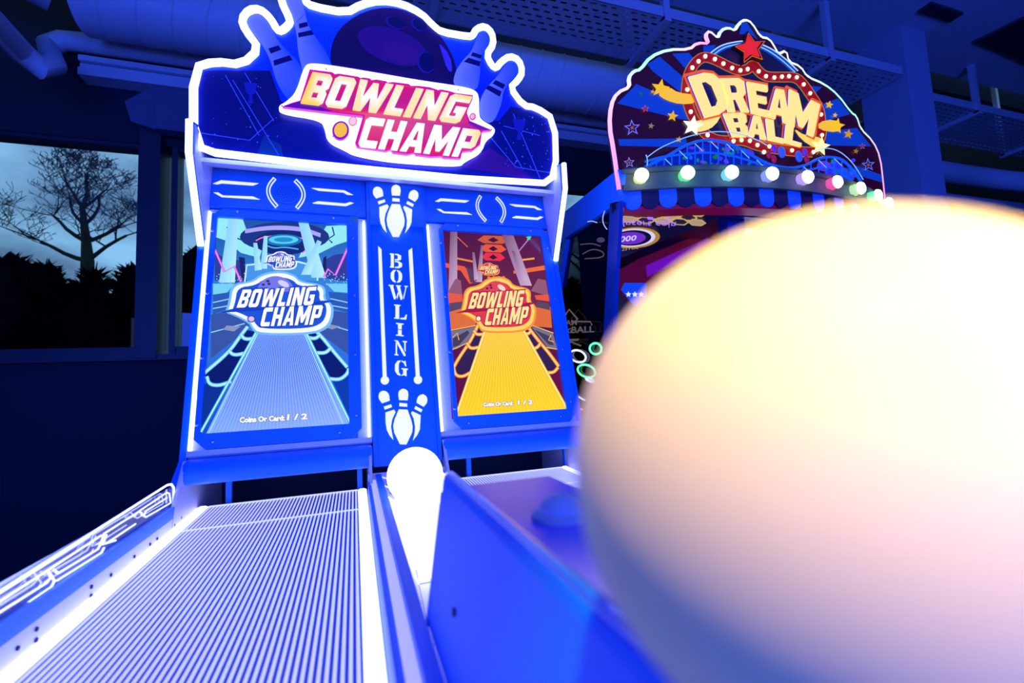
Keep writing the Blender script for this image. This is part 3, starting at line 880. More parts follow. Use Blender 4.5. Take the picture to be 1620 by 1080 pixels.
def yellow_screen(par):
    A = Art(PS, K(690, 360, 3.6), .00008, -.0018, 1.0)
    A.grad([(20, 0), (610, 0), (700, 560), (60, 580)], [c(72, 14, 55), c(82, 18, 60), c(120, 40, 60), c(120, 45, 60)], 3, 4)
    A.grad([(60, 540), (700, 520), (760, 1060), (90, 1090)], [c(80, 25, 70), c(80, 25, 70), c(110, 15, 80), c(95, 10, 75)], 3, 4)
    # ceiling hexagon tiles
    for y, w, col in ((70, 90, c(205, 90, 40)), (120, 75, c(230, 90, 35)), (168, 68, c(235, 50, 60))):
        A.poly([(325-w, y), (325-w*.6, y-26), (325+w*.6, y-22), (325+w, y+4), (325+w*.6, y+22), (325-w*.6, y+18)], col)
        A.poly([(325-w*.35, y), (325, y-16), (325+w*.35, y+2), (325, y+14)], c(70, 10, 40))
    A.line([(85, 20), (180, 110)], 4, c(255, 120, 60)); A.line([(120, 175), (220, 195)], 10, c(240, 140, 40)); A.line([(440, 190), (560, 175)], 10, c(250, 170, 50))
    A.line([(540, 50), (470, 135)], 7, c(190, 120, 210)); A.poly(star(527, 58, 17), c(60, 230, 150))
    # arms
    A.poly([(50, 200), (160, 220), (210, 270), (230, 310), (190, 320), (140, 245), (50, 225)], c(235, 90, 40))
    A.poly([(615, 215), (500, 235), (440, 245), (440, 262), (520, 255), (620, 240)], c(240, 110, 40))
    A.poly([(170, 225), (205, 235), (225, 320), (195, 310)], c(90, 60, 80)); A.poly([(450, 240), (480, 240), (500, 320), (470, 320)], c(90, 60, 80))
    for x in range(300, 400, 28):
        A.poly(ell(x, 283, 9, 8, n=10), c(230, 120, 60))
    # beams
    for q in ([(80, 20), (120, 22), (120, 380), (70, 380)], [(255, 100), (266, 100), (262, 310), (228, 310)], [(205, 140), (218, 140), (240, 290), (216, 300)],
              [(375, 40), (440, 45), (545, 330), (480, 330)], [(430, 130), (450, 135), (520, 300), (480, 300)]):
        A.grad(q, [c(120, 75, 110), c(150, 110, 140), c(210, 180, 210), c(190, 150, 190)], 1, 3)
    # pyramids and platforms
    A.poly([(60, 380), (110, 290), (140, 300), (150, 390)], c(150, 90, 110)); A.poly([(540, 360), (580, 290), (625, 300), (640, 390)], c(150, 90, 110))
    A.poly([(60, 370), (150, 380), (150, 420), (70, 440)], c(230, 90, 50)); A.poly([(560, 385), (640, 380), (645, 420), (570, 410)], c(230, 90, 50))
    A.poly([(70, 470), (170, 450), (235, 520), (220, 560), (85, 580)], c(225, 110, 40)); A.poly([(650, 450), (570, 440), (520, 510), (540, 560), (660, 570)], c(225, 110, 40))
    A.poly([(75, 430), (150, 420), (180, 450), (75, 480)], c(90, 70, 90)); A.poly([(640, 430), (580, 420), (560, 450), (650, 470)], c(90, 70, 90))
    A.poly([(85, 590), (235, 560), (200, 640), (120, 690), (90, 695)], c(120, 115, 135)); A.poly([(540, 560), (665, 600), (690, 690), (640, 690)], c(120, 115, 135))
    A.poly([(95, 630), (180, 585), (190, 600), (130, 670), (95, 680)], c(70, 60, 85)); A.poly([(560, 580), (650, 620), (670, 670), (640, 665)], c(70, 60, 85))
    for q in ([(80, 585), (235, 555)], [(90, 695), (170, 660)], [(530, 550), (668, 600)], [(620, 680), (690, 692)], [(95, 625), (120, 600), (130, 640)], [(655, 610), (640, 640), (670, 650)]):
        A.line(q, 5, c(255, 190, 90))
    # gutters
    A.poly([(225, 570), (290, 585), (195, 840), (110, 840), (95, 800), (120, 745)], c(52, 32, 80))
    A.poly([(520, 575), (480, 585), (640, 830), (690, 810), (695, 780)], c(52, 32, 80))
    for q in ([(245, 540), (200, 640), (130, 740), (98, 800)], [(215, 585), (230, 610), (275, 605)], [(175, 655), (195, 690), (245, 680)], [(100, 795), (110, 840), (150, 850), (195, 825)],
              [(520, 560), (580, 640), (640, 710), (698, 790)], [(495, 605), (525, 605), (540, 590)], [(555, 690), (580, 680), (595, 655)], [(630, 825), (670, 825), (695, 795)]):
        A.line(smooth_path(q, 2), 20, c(245, 120, 30)); A.line(smooth_path(q, 2), 10, c(255, 225, 120))
    # lane
    A.grad([(285, 575), (490, 575), (750, 1045), (112, 1085)], [c(255, 190, 30), c(255, 190, 30), c(255, 215, 40), c(255, 212, 30)], 4, 4)
    A.n += 1
    for i in range(30):
        u = i/29
        A.line([(287+201*u, 580), (118+625*u, 1080-36*u)], 3.0, c(255, 228, 90), same=True)
    for q in ([(282, 575), (112, 1075)], [(492, 575), (750, 1040)]):
        A.line(q, 16, c(255, 190, 40)); A.line(q, 7, c(255, 250, 170))
    pal = dict(glow=c(250, 150, 40), rim=c(255, 215, 90), plate=c(225, 60, 60), ball=c(225, 70, 80), hole=c(110, 15, 40), letter=c(255, 232, 150), edge=c(165, 20, 60), dot=c(255, 240, 190), hi=c(255, 210, 190))
    pal2 = dict(pal, rim=c(250, 150, 60))
    fx = lambda x, y: (112+(x-20)*.797+(y-440)*-.012, 436+(y-440)*1.0)
    logo(A, K0=lambda x, y: (227+(x-20)*.24, 235+(y-440)*.245), mini=True, pal=pal2)
    logo(A, K0=fx, pal=pal)
    q = [(266, 992), (440, 984), (440, 1014), (266, 1022)]
    b = put_text(A, 'Coins Or Card:', q, c(20, 30, 110), bold=.12)
    put_text(A, 'Coins Or Card:', q, c(250, 252, 255), bold=.065, box=b)
    q = [(464, 982), (552, 978), (552, 1006), (464, 1010)]
    b = put_text(A, '1 / 2', q, c(20, 30, 110), bold=.09)
    put_text(A, '1 / 2', q, c(250, 252, 255), bold=.055, box=b)
    A.build('screen_picture', M['screen'], par, recalc=False)

module(0.0, blue_screen, 'blue')
module(DX, yellow_screen, 'yellow')

# ---- centre column with pins and lettering
cp = sbox(.052, .264, -.245, .83, -.01, .016).build('centre_column', M['blue'], bm_)
for X in (.052, .252):
    sbox(X, X+.012, -.245, .828, .016, .024).build('column_flange', M['blue'], cp)
sbox(.064, .252, .600, .826, .016, .030).build('emblem_plate', M['blue'], cp)
sbox(.05, .266, .828, .836, -.01, .032).build('column_cap', M['white'], cp)
ke = K(560, 270, 8.307)
PINS = [smooth_path([(300, 208), (345, 215), (378, 255), (385, 330)], 1)+[(292, 362)]+smooth_path([(292, 362), (255, 315), (246, 270), (262, 225), (300, 208)], 1)[1:],
        [(312, 403), (402, 374), (413, 408), (325, 440)],
        [(333, 475), (438, 440), (456, 470), (415, 560), (400, 650), (415, 740), (430, 812), (385, 760), (350, 690), (335, 600)],
        smooth_path([(550, 182), (600, 200), (616, 250), (605, 325)], 1)+[(500, 322)]+smooth_path([(500, 322), (488, 245), (505, 200), (550, 182)], 1)[1:],
        [(505, 356), (600, 366), (600, 405), (502, 398)],
        [(497, 436), (603, 440), (650, 570), (667, 650), (660, 720), (590, 868), (510, 865), (440, 720), (428, 640), (445, 560)],
        smooth_path([(795, 250), (838, 275), (850, 325), (838, 365), (802, 405)], 1)+[(715, 355)]+smooth_path([(715, 355), (722, 300), (750, 262), (795, 250)], 1)[1:],
        [(702, 396), (788, 440), (772, 472), (688, 430)],
        [(662, 460), (765, 508), (756, 680), (725, 750), (668, 822), (690, 740), (697, 650), (680, 550), (647, 480)]]
for lo in (0, 1):
    for p in PINS:
        q = ke(p)
        if lo: q = [(637.6+(x-626)*1.07, 614+(y-291.5)*1.07) for x, y in q]
        o_ = .0315 if not lo else .0175
        MB().slab([[PS(a, o_) for a in q]], -PS.n*.002).build('pin_cutout', M['cut'], cp)
k3 = K(560, 260, 2.25)
for ch, b in zip('BOWLING', ((128, 318, 175, 368), (130, 375, 173, 420), (125, 430, 187, 480), (143, 500, 190, 550), (146, 565, 182, 610), (143, 627, 190, 680), (145, 697, 192, 752))):
    m = MB()
    w = b[2]-b[0]
    for ct in STENCIL[ch]:
        m.slab([[PS(a, .0175) for a in k3([(b[0]+x*w, b[3]-y*(b[3]-b[1])+ (x-.5)*4) for x, y in ct])]], -PS.n*.002)
    m.build('stencil_letter', M['cut'], cp)
for a, b_ in (([(86, 290), (98, 302), (117, 770), (103, 772)], (110, 768)), ([(194, 306), (207, 297), (235, 766), (221, 768)], (228, 766))):
    m = MB().slab([[PS(q, .0175) for q in k3(a)]], -PS.n*.002)
    m.slab([[PS(q, .0178) for q in k3(ell(b_[0], b_[1], 15, 15, n=20))]], -PS.n*.002)
    m.build('light_line', M['cut'], cp)
# side glow bars beside the centre column
# ---- marquee
k1 = K(280, 0, 2.613)
OUT = [(70, 600), (70, 285), (160, 258), (270, 272)] + [(342, 205), (285, 130), (268, 85), (300, 45), (345, 42), (385, 75), (415, 128), (432, 134), (462, 108), (470, 88), (432, 10), (425, -60), (450, -110), (490, -110), (515, -60), (528, 8), (560, 32)] + \
      [(700, 58), (760, 24), (840, 6), (930, 20), (1010, 60), (1060, 112), (1090, 136), (1205, 156), (1222, 150), (1236, 122), (1272, 112), (1302, 140), (1308, 185), (1278, 230), (1300, 275), (1318, 286), (1338, 258), (1372, 235), (1412, 250), (1428, 300), (1408, 335), (1375, 365)] + \
      [(1430, 440), (1480, 446), (1560, 498), (1566, 722), (1500, 770), (190, 645)]
outp = [PM(p) for p in smooth_path(k1(OUT), 1, True)]
mq = MB().slab([outp], (0, .05, 0)).build('marquee_board', M['deepblue'], bm_)
MB().tube([p+Vector((0, -.004, 0)) for p in outp], .0125, 8, True).build('neon_outline', M['neon'], mq, smooth=True)
A = Art(PM, k1, .0002, .0004, .12)
bgc = lambda p: cl(c(5, 95, 250), c(3, 50, 200), (p[1]-20)/360)
A.poly(smooth_path(OUT, 1, True), bgc)
# lower scenic band
A.poly([(85, 290), (385, 292), (430, 420), (1330, 500), (1380, 440), (1490, 455), (1552, 505), (1555, 715), (1490, 750), (190, 628), (90, 590)], lambda p: cl(c(14, 10, 70), c(6, 14, 110), abs(p[0]-820)/760))
A.poly([(190, 628), (300, 575), (420, 505), (620, 520), (740, 650), (1180, 690), (1250, 640), (1420, 690), (1500, 745)], c(10, 22, 120))
A.poly([(1180, 690), (1290, 610), (1400, 680), (1480, 745)], c(80, 18, 120)); A.poly([(330, 640), (360, 560), (430, 600), (440, 650)], c(16, 70, 130))
for q in ([(230, 330), (420, 640)], [(200, 310), (340, 560)], [(280, 300), (400, 500)], [(100, 550), (300, 580)], [(300, 580), (400, 490)], [(1340, 540), (1430, 700)], [(1350, 520), (1500, 560)], [(1390, 470), (1500, 735)], [(1290, 560), (1400, 690)], [(1400, 690), (1550, 715)]):
    A.line(q, 3.5, c(90, 110, 235))
rnd = random.Random(5)
for i in range(70):
    x, y = rnd.choice(((rnd.uniform(110, 420), rnd.uniform(310, 600)), (rnd.uniform(1330, 1540), rnd.uniform(480, 700))))
    A.poly(ell(x, y, rnd.uniform(1, 4), rnd.uniform(1, 4), n=6), c(120, 150, 255), same=bool(i))
# trophies
for x, y in ((305, 370), (1415, 520)):
    A.poly([(x-28, y-30), (x+28, y-26), (x+18, y+15), (x+6, y+25), (x+10, y+60), (x-12, y+58), (x-6, y+24), (x-20, y+12)], c(40, 40, 160))
# printed ball
ball = [(632, 225), (650, 150), (700, 90), (780, 45), (870, 28), (960, 45), (1040, 92), (1100, 160), (1142, 235), (1156, 290), (1150, 370), (640, 290)]
A.poly(smooth_path(ball, 1, True), lambda p: cl(c(78, 14, 100), c(14, 6, 70), math.hypot(p[0]-900, p[1]-200)/300))
A.poly(ell(890, 190, 150, 70, 20), c(74, 18, 118)); A.poly(ell(930, 220, 80, 40, 20), c(92, 22, 120))
A.poly(smooth_path([(1080, 170), (1130, 230), (1140, 300), (1118, 290), (1095, 220)], 1, True), c(95, 70, 220))
for x, y, a, b, r in ((903, 95, 44, 23, 22), (1000, 103, 36, 24, 35), (1030, 258, 37, 46, -10)):
    A.poly(ell(x, y, a, b, r), c(60, 30, 140)); A.poly(ell(x+4, y-2, a*.88, b*.88, r), c(8, 6, 80))
# printed pins; their glow stands in for neon light on them
def pin(pts, st, hi):
    A.poly(smooth_path(pts, 2, True), lambda p: cl(c(120, 135, 255), c(30, 75, 235), (p[0]-hi[0])/hi[1]), .5)
    for q in st: A.poly(q, c(12, 10, 95))
pin([(283, 95), (300, 60), (345, 55), (385, 95), (405, 150), (440, 195), (500, 250), (540, 330), (520, 430), (460, 420), (410, 340), (388, 250), (350, 180), (300, 125)],
    ([(377, 200), (420, 187), (432, 205), (388, 222)], [(398, 250), (465, 228), (478, 248), (402, 272)]), (330, 120))
pin([(440, -10), (470, -80), (500, -60), (525, 30), (540, 100), (570, 150), (620, 215), (650, 300), (620, 400), (530, 330), (500, 220), (495, 130), (470, 60)],
    ([(503, 98), (538, 90), (543, 108), (506, 118)], [(500, 136), (556, 124), (566, 143), (502, 155)]), (480, 110))
pin([(1248, 132), (1285, 132), (1294, 165), (1275, 205), (1255, 240), (1252, 330), (1235, 380), (1140, 360), (1148, 300), (1180, 250), (1215, 215), (1230, 180)],
    ([(1222, 215), (1262, 228), (1256, 243), (1214, 230)], [(1205, 238), (1255, 254), (1252, 275), (1185, 255)]), (1180, 90))
pin([(1360, 262), (1400, 256), (1414, 290), (1385, 330), (1350, 370), (1340, 440), (1300, 520), (1245, 480), (1255, 400), (1290, 350), (1325, 315)],
    ([(1318, 330), (1358, 350), (1348, 368), (1304, 345)], [(1290, 352), (1342, 378), (1334, 400), (1275, 366)]), (1270, 110))
A.line([(530, 55), (495, 90)], 3, c(90, 120, 255))
A.build('marquee_print', M['art'], mq, recalc=False)
# ---- raised logo sign
k7 = K(440, 90, 4.5)
HALO = [(185, 62), (240, 42), (400, 62), (700, 112), (1000, 165), (1280, 205), (1400, 232), (1432, 280), (1428, 400), (1445, 450), (1540, 500), (1545, 545), (1480, 590), (1450, 680), (1330, 740), (1300, 775), (1000, 758), (760, 738), (530, 692), (480, 660), (350, 600), (330, 500), (300, 440), (10, 395), (2, 348), (60, 318), (130, 250)]
PLATE = [(225, 88), (385, 108), (405, 122), (430, 118), (570, 140), (585, 150), (605, 146), (650, 152), (668, 165), (700, 160), (770, 172), (780, 182), (820, 178), (930, 192), (945, 205), (1000, 205), (1080, 215), (1140, 235), (1160, 230), (1230, 245), (1262, 256), (1388, 272), (1385, 300), (1350, 372), (1345, 400), (1366, 455), (1400, 475), (1520, 520), (1452, 528), (1440, 620), (1390, 662), (1312, 672), (1300, 722), (1180, 716), (1165, 705), (1090, 708), (980, 694), (970, 680), (920, 692), (815, 678), (800, 655), (770, 668), (560, 638), (548, 610), (605, 420), (380, 395), (30, 352), (100, 325), (155, 310)]
sg = MB().slab([[PM(p, .020) for p in smooth_path(k7(HALO), 2, True)]], (0, .012, 0)).build('sign_halo', M['halo'], bm_)
pl_ = MB().slab([[PM(p, .036) for p in k7(PLATE)]], (0, .014, 0)).build('sign_plate', mat('magenta_plate', c(40, 2, 30), .4, em=c(215, 10, 165), es=.95), sg)
A = Art(PM, k7, .0002, .0362, .9)
cx, cy = 760, 400
pink = lambda p: cl(cl(c(255, 130, 165), c(232, 25, 110), math.hypot((p[0]-900)/500, (p[1]-430)/260)), c(120, 20, 190), (abs(p[0]-780)-520)/260)
inner = [(232, 104), (385, 125), (430, 134), (640, 166), (770, 186), (930, 206), (1120, 244), (1370, 286), (1335, 380), (1350, 462), (1440, 506), (1440, 540), (1428, 612), (1382, 648), (1300, 660), (1288, 708), (1090, 694), (920, 678), (760, 654), (568, 626), (620, 412), (390, 385), (110, 345), (165, 312)]
A.poly(inner, pink)
A.poly([(30, 352), (165, 312), (390, 385), (300, 384)], c(90, 10, 190)); A.poly([(1366, 455), (1520, 520), (1440, 520), (1350, 470)], c(120, 20, 190))
for x, y, r, col in ((445, 522, 62, c(150, 20, 190)), (445, 520, 50, c(255, 200, 60)), (532, 458, 34, c(250, 130, 190)), (532, 457, 26, c(255, 215, 235)), (1385, 425, 25, c(235, 40, 190)), (1384, 424, 17, c(255, 190, 215))):
    A.poly(ell(x, y, r*.92, r*1.04, 15), col)
A.build('sign_print', M['screen'], pl_, recalc=False)
MB().slab([[PM(p, .034) for p in k7(ell(445, 522, 60, 66, 15))]], (0, .01, 0)).build('sign_button', mat('purple_button', c(150, 20, 190), .4, em=c(150, 20, 190), es=.6), sg)
Lq = {'BOWLING': [(245, 105), (1385, 282), (1290, 468), (160, 322)], 'CHAMP': [(632, 425), (1452, 522), (1370, 712), (566, 632)]}
for w_, q in Lq.items():
    for L in word(w_, q, .085):
        a = MB()
        cts = k7_ = [k7(ct) for ct in L]
        a.slab([[PM(p, .046) for p in ct] for ct in cts], (0, .009, 0))
        flat = [p for ct in L for p in ct]
        colr = []
        for p in flat:
            e_ = max(0, 1-abs((p[0]-160)/190)) + max(0, 1-abs((p[0]-1440)/130))*.8
            top = (.5 if (w_ == 'BOWLING' and p[1] < 125+(p[0]-230)*.16) else 0)
            bot = (.6 if (w_ == 'BOWLING' and p[1] > 300+(p[0]-160)*.13) else 0)
            colr.append(cl(c(255, 250, 246), c(255, 205, 60), min(1, e_+top+bot)))
        a.col = colr+colr
        a.em = [1.05]*len(a.col)
        a.build('sign_letter', M['screen'], sg)
for x, y in ((342, 90), (1282, 237), (28, 352), (1518, 520), (990, 705), (1370, 678), (392, 568)):
    MB().lathe(PM(k7([(x, y)])[0], .021), (0, -1, 0), [(.0025, 0), (.0025, .003), (.0001, .0035)], 8).build('sign_screw', M['steel'], sg)

# ---- lanes
LK = 0.030
def lz(y): return -0.322+LK*(y-1.45)
def lane(dx):
    L = MB().hexa([(-.44+dx, .15, lz(.15)-.05), (.032+dx, .15, lz(.15)-.05), (.032+dx, .15, lz(.15)-.002), (-.44+dx, .15, lz(.15)-.002)],
                  [(-.44+dx, 1.63, lz(1.63)-.05), (.032+dx, 1.63, lz(1.63)-.05), (.032+dx, 1.63, lz(1.63)-.002), (-.44+dx, 1.63, lz(1.63)-.002)]).build('lane_bed', M['lanebase'], bm_)
    n, x0, x1 = 44, -.410, .004
    p = (x1-x0)/n
    def ribmesh(y0, y1):
        a = [(-p*.26, y0, lz(y0)-.0022), (p*.26, y0, lz(y0)-.0022), (p*.22, y0, lz(y0)-.0008), (-p*.22, y0, lz(y0)-.0008)]
        b = [(x, y1, z-lz(y0)+lz(y1)) for x, y, z in a]
        return MB().hexa(a, b).mesh('rib', M['rib'], zoff=False)
    for y0, y1 in ((.15, 1.398), (1.402, 1.63)):
        me = ribmesh(y0, y1)
        for i in range(n):
            link('rib', me, L, (x0+(i+.5)*p+dx, 0, 0))
    MB().hexa([(x0+dx, 1.398, lz(1.4)-.004), (x1+dx, 1.398, lz(1.4)-.004), (x1+dx, 1.398, lz(1.4)+.0005), (x0+dx, 1.398, lz(1.4)+.0005)],
              [(x0+dx, 1.402, lz(1.4)-.004), (x1+dx, 1.402, lz(1.4)-.004), (x1+dx, 1.402, lz(1.4)+.0005), (x0+dx, 1.402, lz(1.4)+.0005)]).build('lane_seam', M['rib'], L)
    MB().hexa([(x0+dx, 1.626, lz(1.63)-.004), (x1+dx, 1.626, lz(1.63)-.004), (x1+dx, 1.626, lz(1.63)+.0012), (x0+dx, 1.626, lz(1.63)+.0012)],
              [(x0+dx, 1.632, lz(1.63)-.004), (x1+dx, 1.632, lz(1.63)-.004), (x1+dx, 1.632, lz(1.63)+.0012), (x0+dx, 1.632, lz(1.63)+.0012)]).build('lane_edge', M['rib'], L)
    for xa, xb in ((-.441, -.411), (.005, .032)):
        for y0, y1 in ((.15, 1.41), (1.415, 1.63)):
            xm = (xa+xb)/2
            pr = [(xa, -.006), (xb, -.006), (xb, -.001), (xm+.006, .003), (xm-.006, .003), (xa, -.001)]
            MB().hexa([(x+dx, y0, lz(y0)+h) for x, h in pr], [(x+dx, y1, lz(y1)+h) for x, h in pr]).build('gutter_light', M['gutter'], L)
    return L
lane(0.0)
lane(2*BC-(-.44+.032)-0.0)      # second lane mirrored about the centre
# outer left wall plate, blue rail, acrylic neon fence
def fence(sign):
    x = lambda q: q if sign < 0 else 2*BC-q
    def pbox(xa, xb, za, zb, y0=.15, y1=1.53):
        return MB().hexa([(x(xa), y0, za-.02), (x(xb), y0, za-.02), (x(xb), y0, zb-.02), (x(xa), y0, zb-.02)],
                         [(x(xa), y1, za+.0), (x(xb), y1, za+.0), (x(xb), y1, zb), (x(xa), y1, zb)])
    pbx = pbox(-.452, -.4425, -.37, -.299).build('lane_wall_plate', M['white'], bm_)
    for y in (.62, .70, .86, .90, 1.05, 1.12, 1.22, 1.3, 1.34, 1.45, 1.5):
        for z in ((-.318, ) if int(y*100) % 3 else (-.312, -.327)):
            MB().lathe((x(-.442), y, z-.02*(1.53-y)/1.38), (-sign, 0, 0), [(.0035, 0), (.0035, .0015), (.0001, .002)], 8).build('screw', M['black'], pbx)
    pbox(-.464, -.4415, -.299, -.272).build('blue_rail', M['blue'], bm_)
    ac = pbox(-.460, -.452, -.272, -.226).build('acrylic_fence', M['clear'], bm_)
    return ac
ac = fence(-1)
PF = Plane((-.4515, 0, 0), (1, 0, 0))
k6 = K(0, 680, 2.613)
NE = [[(-60, 706), (690, 228), (708, 224), (718, 238), (718, 298)], [(0, 708), (200, 578)], [(0, 752), (192, 632), (214, 604), (196, 582)], [(205, 575), (418, 436)], [(222, 577), (240, 592), (405, 492), (420, 462), (428, 430)],
      [(440, 432), (424, 474), (478, 456)], [(118, 712), (212, 648), (226, 622), (205, 600)], [(236, 622), (420, 506), (430, 486)], [(430, 428), (576, 336), (596, 352), (602, 336), (690, 280)], [(580, 332), (690, 258), (700, 262), (706, 300)],
      [(584, 350), (604, 360), (704, 302)], [(440, 468), (560, 388)]]
for i, q in enumerate(NE):
    pts = [PF(p) for p in k6(q)]
    if i < 3:
        d = (pts[0]-pts[1]).normalized()
        pts = [pts[0]+d*.35]+pts
    MB().tube(pts, .0028 if i == 0 else .0017, 6).build('neon_line', M['neon2'], ac)
ac2 = fence(1)
for q in ([(.15, -.232), (1.5, -.231)], [(.15, -.25), (.7, -.248), (.75, -.262), (1.1, -.26)], [(.8, -.246), (1.4, -.244), (1.45, -.26)]):
    MB().tube([(2*BC+.4515, y, z) for y, z in q], .0024, 6).build('neon_line', M['neon2'], ac2)
# lane end cheeks under the rollers
for X in (-.449, .038, .272-.006, .759-.004):
    MB().hexa([(X, 1.42, -.37), (X, 1.95, -.37), (X, 1.95, -.17), (X, 1.53, -.17), (X, 1.45, -.27)],
              [(X+.008, 1.42, -.37), (X+.008, 1.95, -.37), (X+.008, 1.95, -.17), (X+.008, 1.53, -.17), (X+.008, 1.45, -.27)]).build('lane_cheek', M['white'], bm_)
# under-lane cabinet
MB().box(BX0+.01, .15, FZ, BX1-.01, 2.1, -.46).build('lane_cabinet', M['deepblue'], bm_)
# ---- centre island: rails and clear ball trough
isl = MB().box(.034, .15, -.46, .276, 1.50, -.43).build('ball_island', M['white'], bm_)
for s_ in (-1, 1):
    x = lambda q: q if s_ < 0 else 2*BC-q
    def strip(xa, xb, za, zb, m, nm, y0=.15, y1=1.52, dz=.012):
        MB().hexa([(x(xa), y0, za-dz), (x(xb), y0, za-dz), (x(xb), y0, zb-dz), (x(xa), y0, zb-dz)],
                  [(x(xa), y1, za+.0), (x(xb), y1, za+.0), (x(xb), y1, zb), (x(xa), y1, zb)]).build(nm, m, isl)
    strip(.0335, .042, -.45, -.272, M['blue'], 'island_rail')
    strip(.042, .056, -.45, -.268, M['trim'], 'pale_trim')
    strip(.056, .072, -.45, -.252, M['blue'], 'island_rail')
    # frosted banks of the ball trough, one panel between each pair of joints
    ST = [(.40, -.430), (.62, -.424), (.80, -.412), (.955, -.376), (1.09, -.327), (1.228, -.294), (1.37, -.285), (1.50, -.278)]
    for i in range(len(ST)-1):
        (y0, f0), (y1, f1) = ST[i], ST[i+1]
        y0, y1 = y0+.003, y1-.003
        t0, t1 = -.262-.009*(1.5-y0), -.262-.009*(1.5-y1)
        MB().hexa([(x(.0725), y0, t0), (x(.111), y0, f0), (x(.111), y0, f0-.004), (x(.0725), y0, t0-.006)], [(x(.0725), y1, t1), (x(.111), y1, f1), (x(.111), y1, f1-.004), (x(.0725), y1, t1-.006)]).build('trough_bank', M['frost'], isl)
        MB().tube([(x(.0735), y1+.003, t1), (x(.111), y1+.003, f1)], .0020, 6).build('trough_joint', M['cut'], isl)
        if s_ < 0:
            MB().hexa([(.112, y0, f0-.004), (.198, y0, f0-.004), (.198, y0, f0), (.112, y0, f0)], [(.112, y1, f1-.004), (.198, y1, f1-.004), (.198, y1, f1), (.112, y1, f1)]).build('trough_floor', M['frost'], isl)
        if i in (2, 5, 6):
            a, b = Vector((x(.0725), 0, (t0+t1)/2)), Vector((x(.111), 0, (f0+f1)/2))
            nn = Vector((b.z-a.z, 0, a.x-b.x)); nn = nn if nn.z > 0 else -nn
            q = a*.6+b*.4
            MB().lathe((q.x, (y0+y1)/2, q.z), nn, [(.0065, -.001), (.0065, .002), (.0001, .0025)], 14).build('trough_slot', M['deepblue'], isl)
MB().box(.034, 1.50, -.46, .276, 1.512, -.25).build('trough_end', M['white'], isl)
# balls
for i, (x, y, z, lab) in enumerate(((.142, 1.228, -.219, 'brightly lit white ball at the far end of the trough between the lanes'),
                                    (.149, 1.090, -.252, 'second brightly lit white ball in the trough, in front of the far one'),
                                    (.160, .955, -.300, 'third brightly lit white ball in the trough, half hidden by the blue housing'))):
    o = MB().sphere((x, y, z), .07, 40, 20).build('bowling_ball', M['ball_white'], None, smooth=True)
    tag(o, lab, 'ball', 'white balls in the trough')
# ---- near housing with the big ball (part of the machine)
Y0, Y1 = -.35, .569
prof = [(.0728, -.266), (.0955, -.1086), (.0975, -.1025), (.102, -.0985), (.107, -.100), (.110, -.104), (.113, -.119), (.155, -.122)]
prof = prof+[(.230, -.121), (.2345, -.128), (.2372, -.266)]
HB = mat('blue_gloss_shell', (0.003, 0.20, 0.95), 0.42, spec=.2, coat=0.0, var=.04, bscale=5)
hs = MB().hexa([(a, Y0, z) for a, z in prof], [(a, Y1-.012, z) for a, z in prof]).build('ball_housing', HB, bm_)
hs['label'] = 'glossy blue ball housing with a raised rim'
bv = hs.modifiers.new('round', 'BEVEL'); bv.width = .006; bv.segments = 3; bv.limit_method = 'ANGLE'; bv.angle_limit = .9
endp = [(.0728, -.266), (.0950, -.121), (.155, -.122), (.230, -.122), (.2345, -.130), (.2372, -.266)]
MB().hexa([(a, Y1-.014, z) for a, z in endp], [(a, Y1, z-.003) for a, z in endp]).build('end_cap', HB, hs)
TRM = mat('violet_tray', (0.20, 0.21, 1.0), 0.3, var=.03, bscale=6, spec=.35)
MB().hexa([(.1135, Y0, -.1215), (.2295, Y0, -.1215), (.2295, Y0, -.1175), (.1135, Y0, -.1175)], [(.1135, Y1-.012, -.1215), (.2295, Y1-.012, -.1215), (.2295, Y1-.012, -.1175), (.1135, Y1-.012, -.1175)]).build('tray_mat', TRM, hs)
for x in (.1025,):
    MB().tube([(x, Y0, -.0995), (x, Y1-.03, -.0995), (x, Y1-.008, -.104), (x, Y1-.003, -.115)], .0040, 10).build('rim', mat('polished_blue_rim', (0.004, 0.16, 0.9), 0.12, coat=0.8), hs, smooth=True)
MB().lathe((.1375, .0962, -.1175), (0, 0, 1), [(.0225, 0), (.022, .012), (.019, .0185), (.0001, .019)], 28).build('acrylic_cup', M['clear2'], hs, smooth=True)
fx_, fz_ = .0795-.0535, .0905-.258
nrm_ = Vector((-.1494, 0, .0227)).normalized()
pl0 = Plane((.0728, 0, -.258), nrm_)
MB().lathe(pl0((718, 968), .0), nrm_, [(.0040, -.001), (.0040, .0008), (.002, .0014), (.0001, .001)], 14).build('screw', M['black'], hs, smooth=True)
MB().lathe((.168, .385, -.1175), (0, 0, 1), [(.026, 0), (.026, .004), (.020, .008), (.016, .014), (.010, .019), (.0001, .021)], 28).build('acrylic_stop', M['clear2'], hs, smooth=True)
MB().tube([(.168+.018*math.cos(a), .385+.018*math.sin(a), -.110) for a in [2*math.pi*k/24 for k in range(24)]], .0026, 6, True).build('stop_ring', M['frost'], hs, smooth=True)
o = MB().sphere((.1234, .0962, -.0277), .07, 96, 48).build('bowling_ball', M['ball_cream'], None, smooth=True)
tag(o, 'big cream bowling ball close to the camera on the blue housing', 'ball')

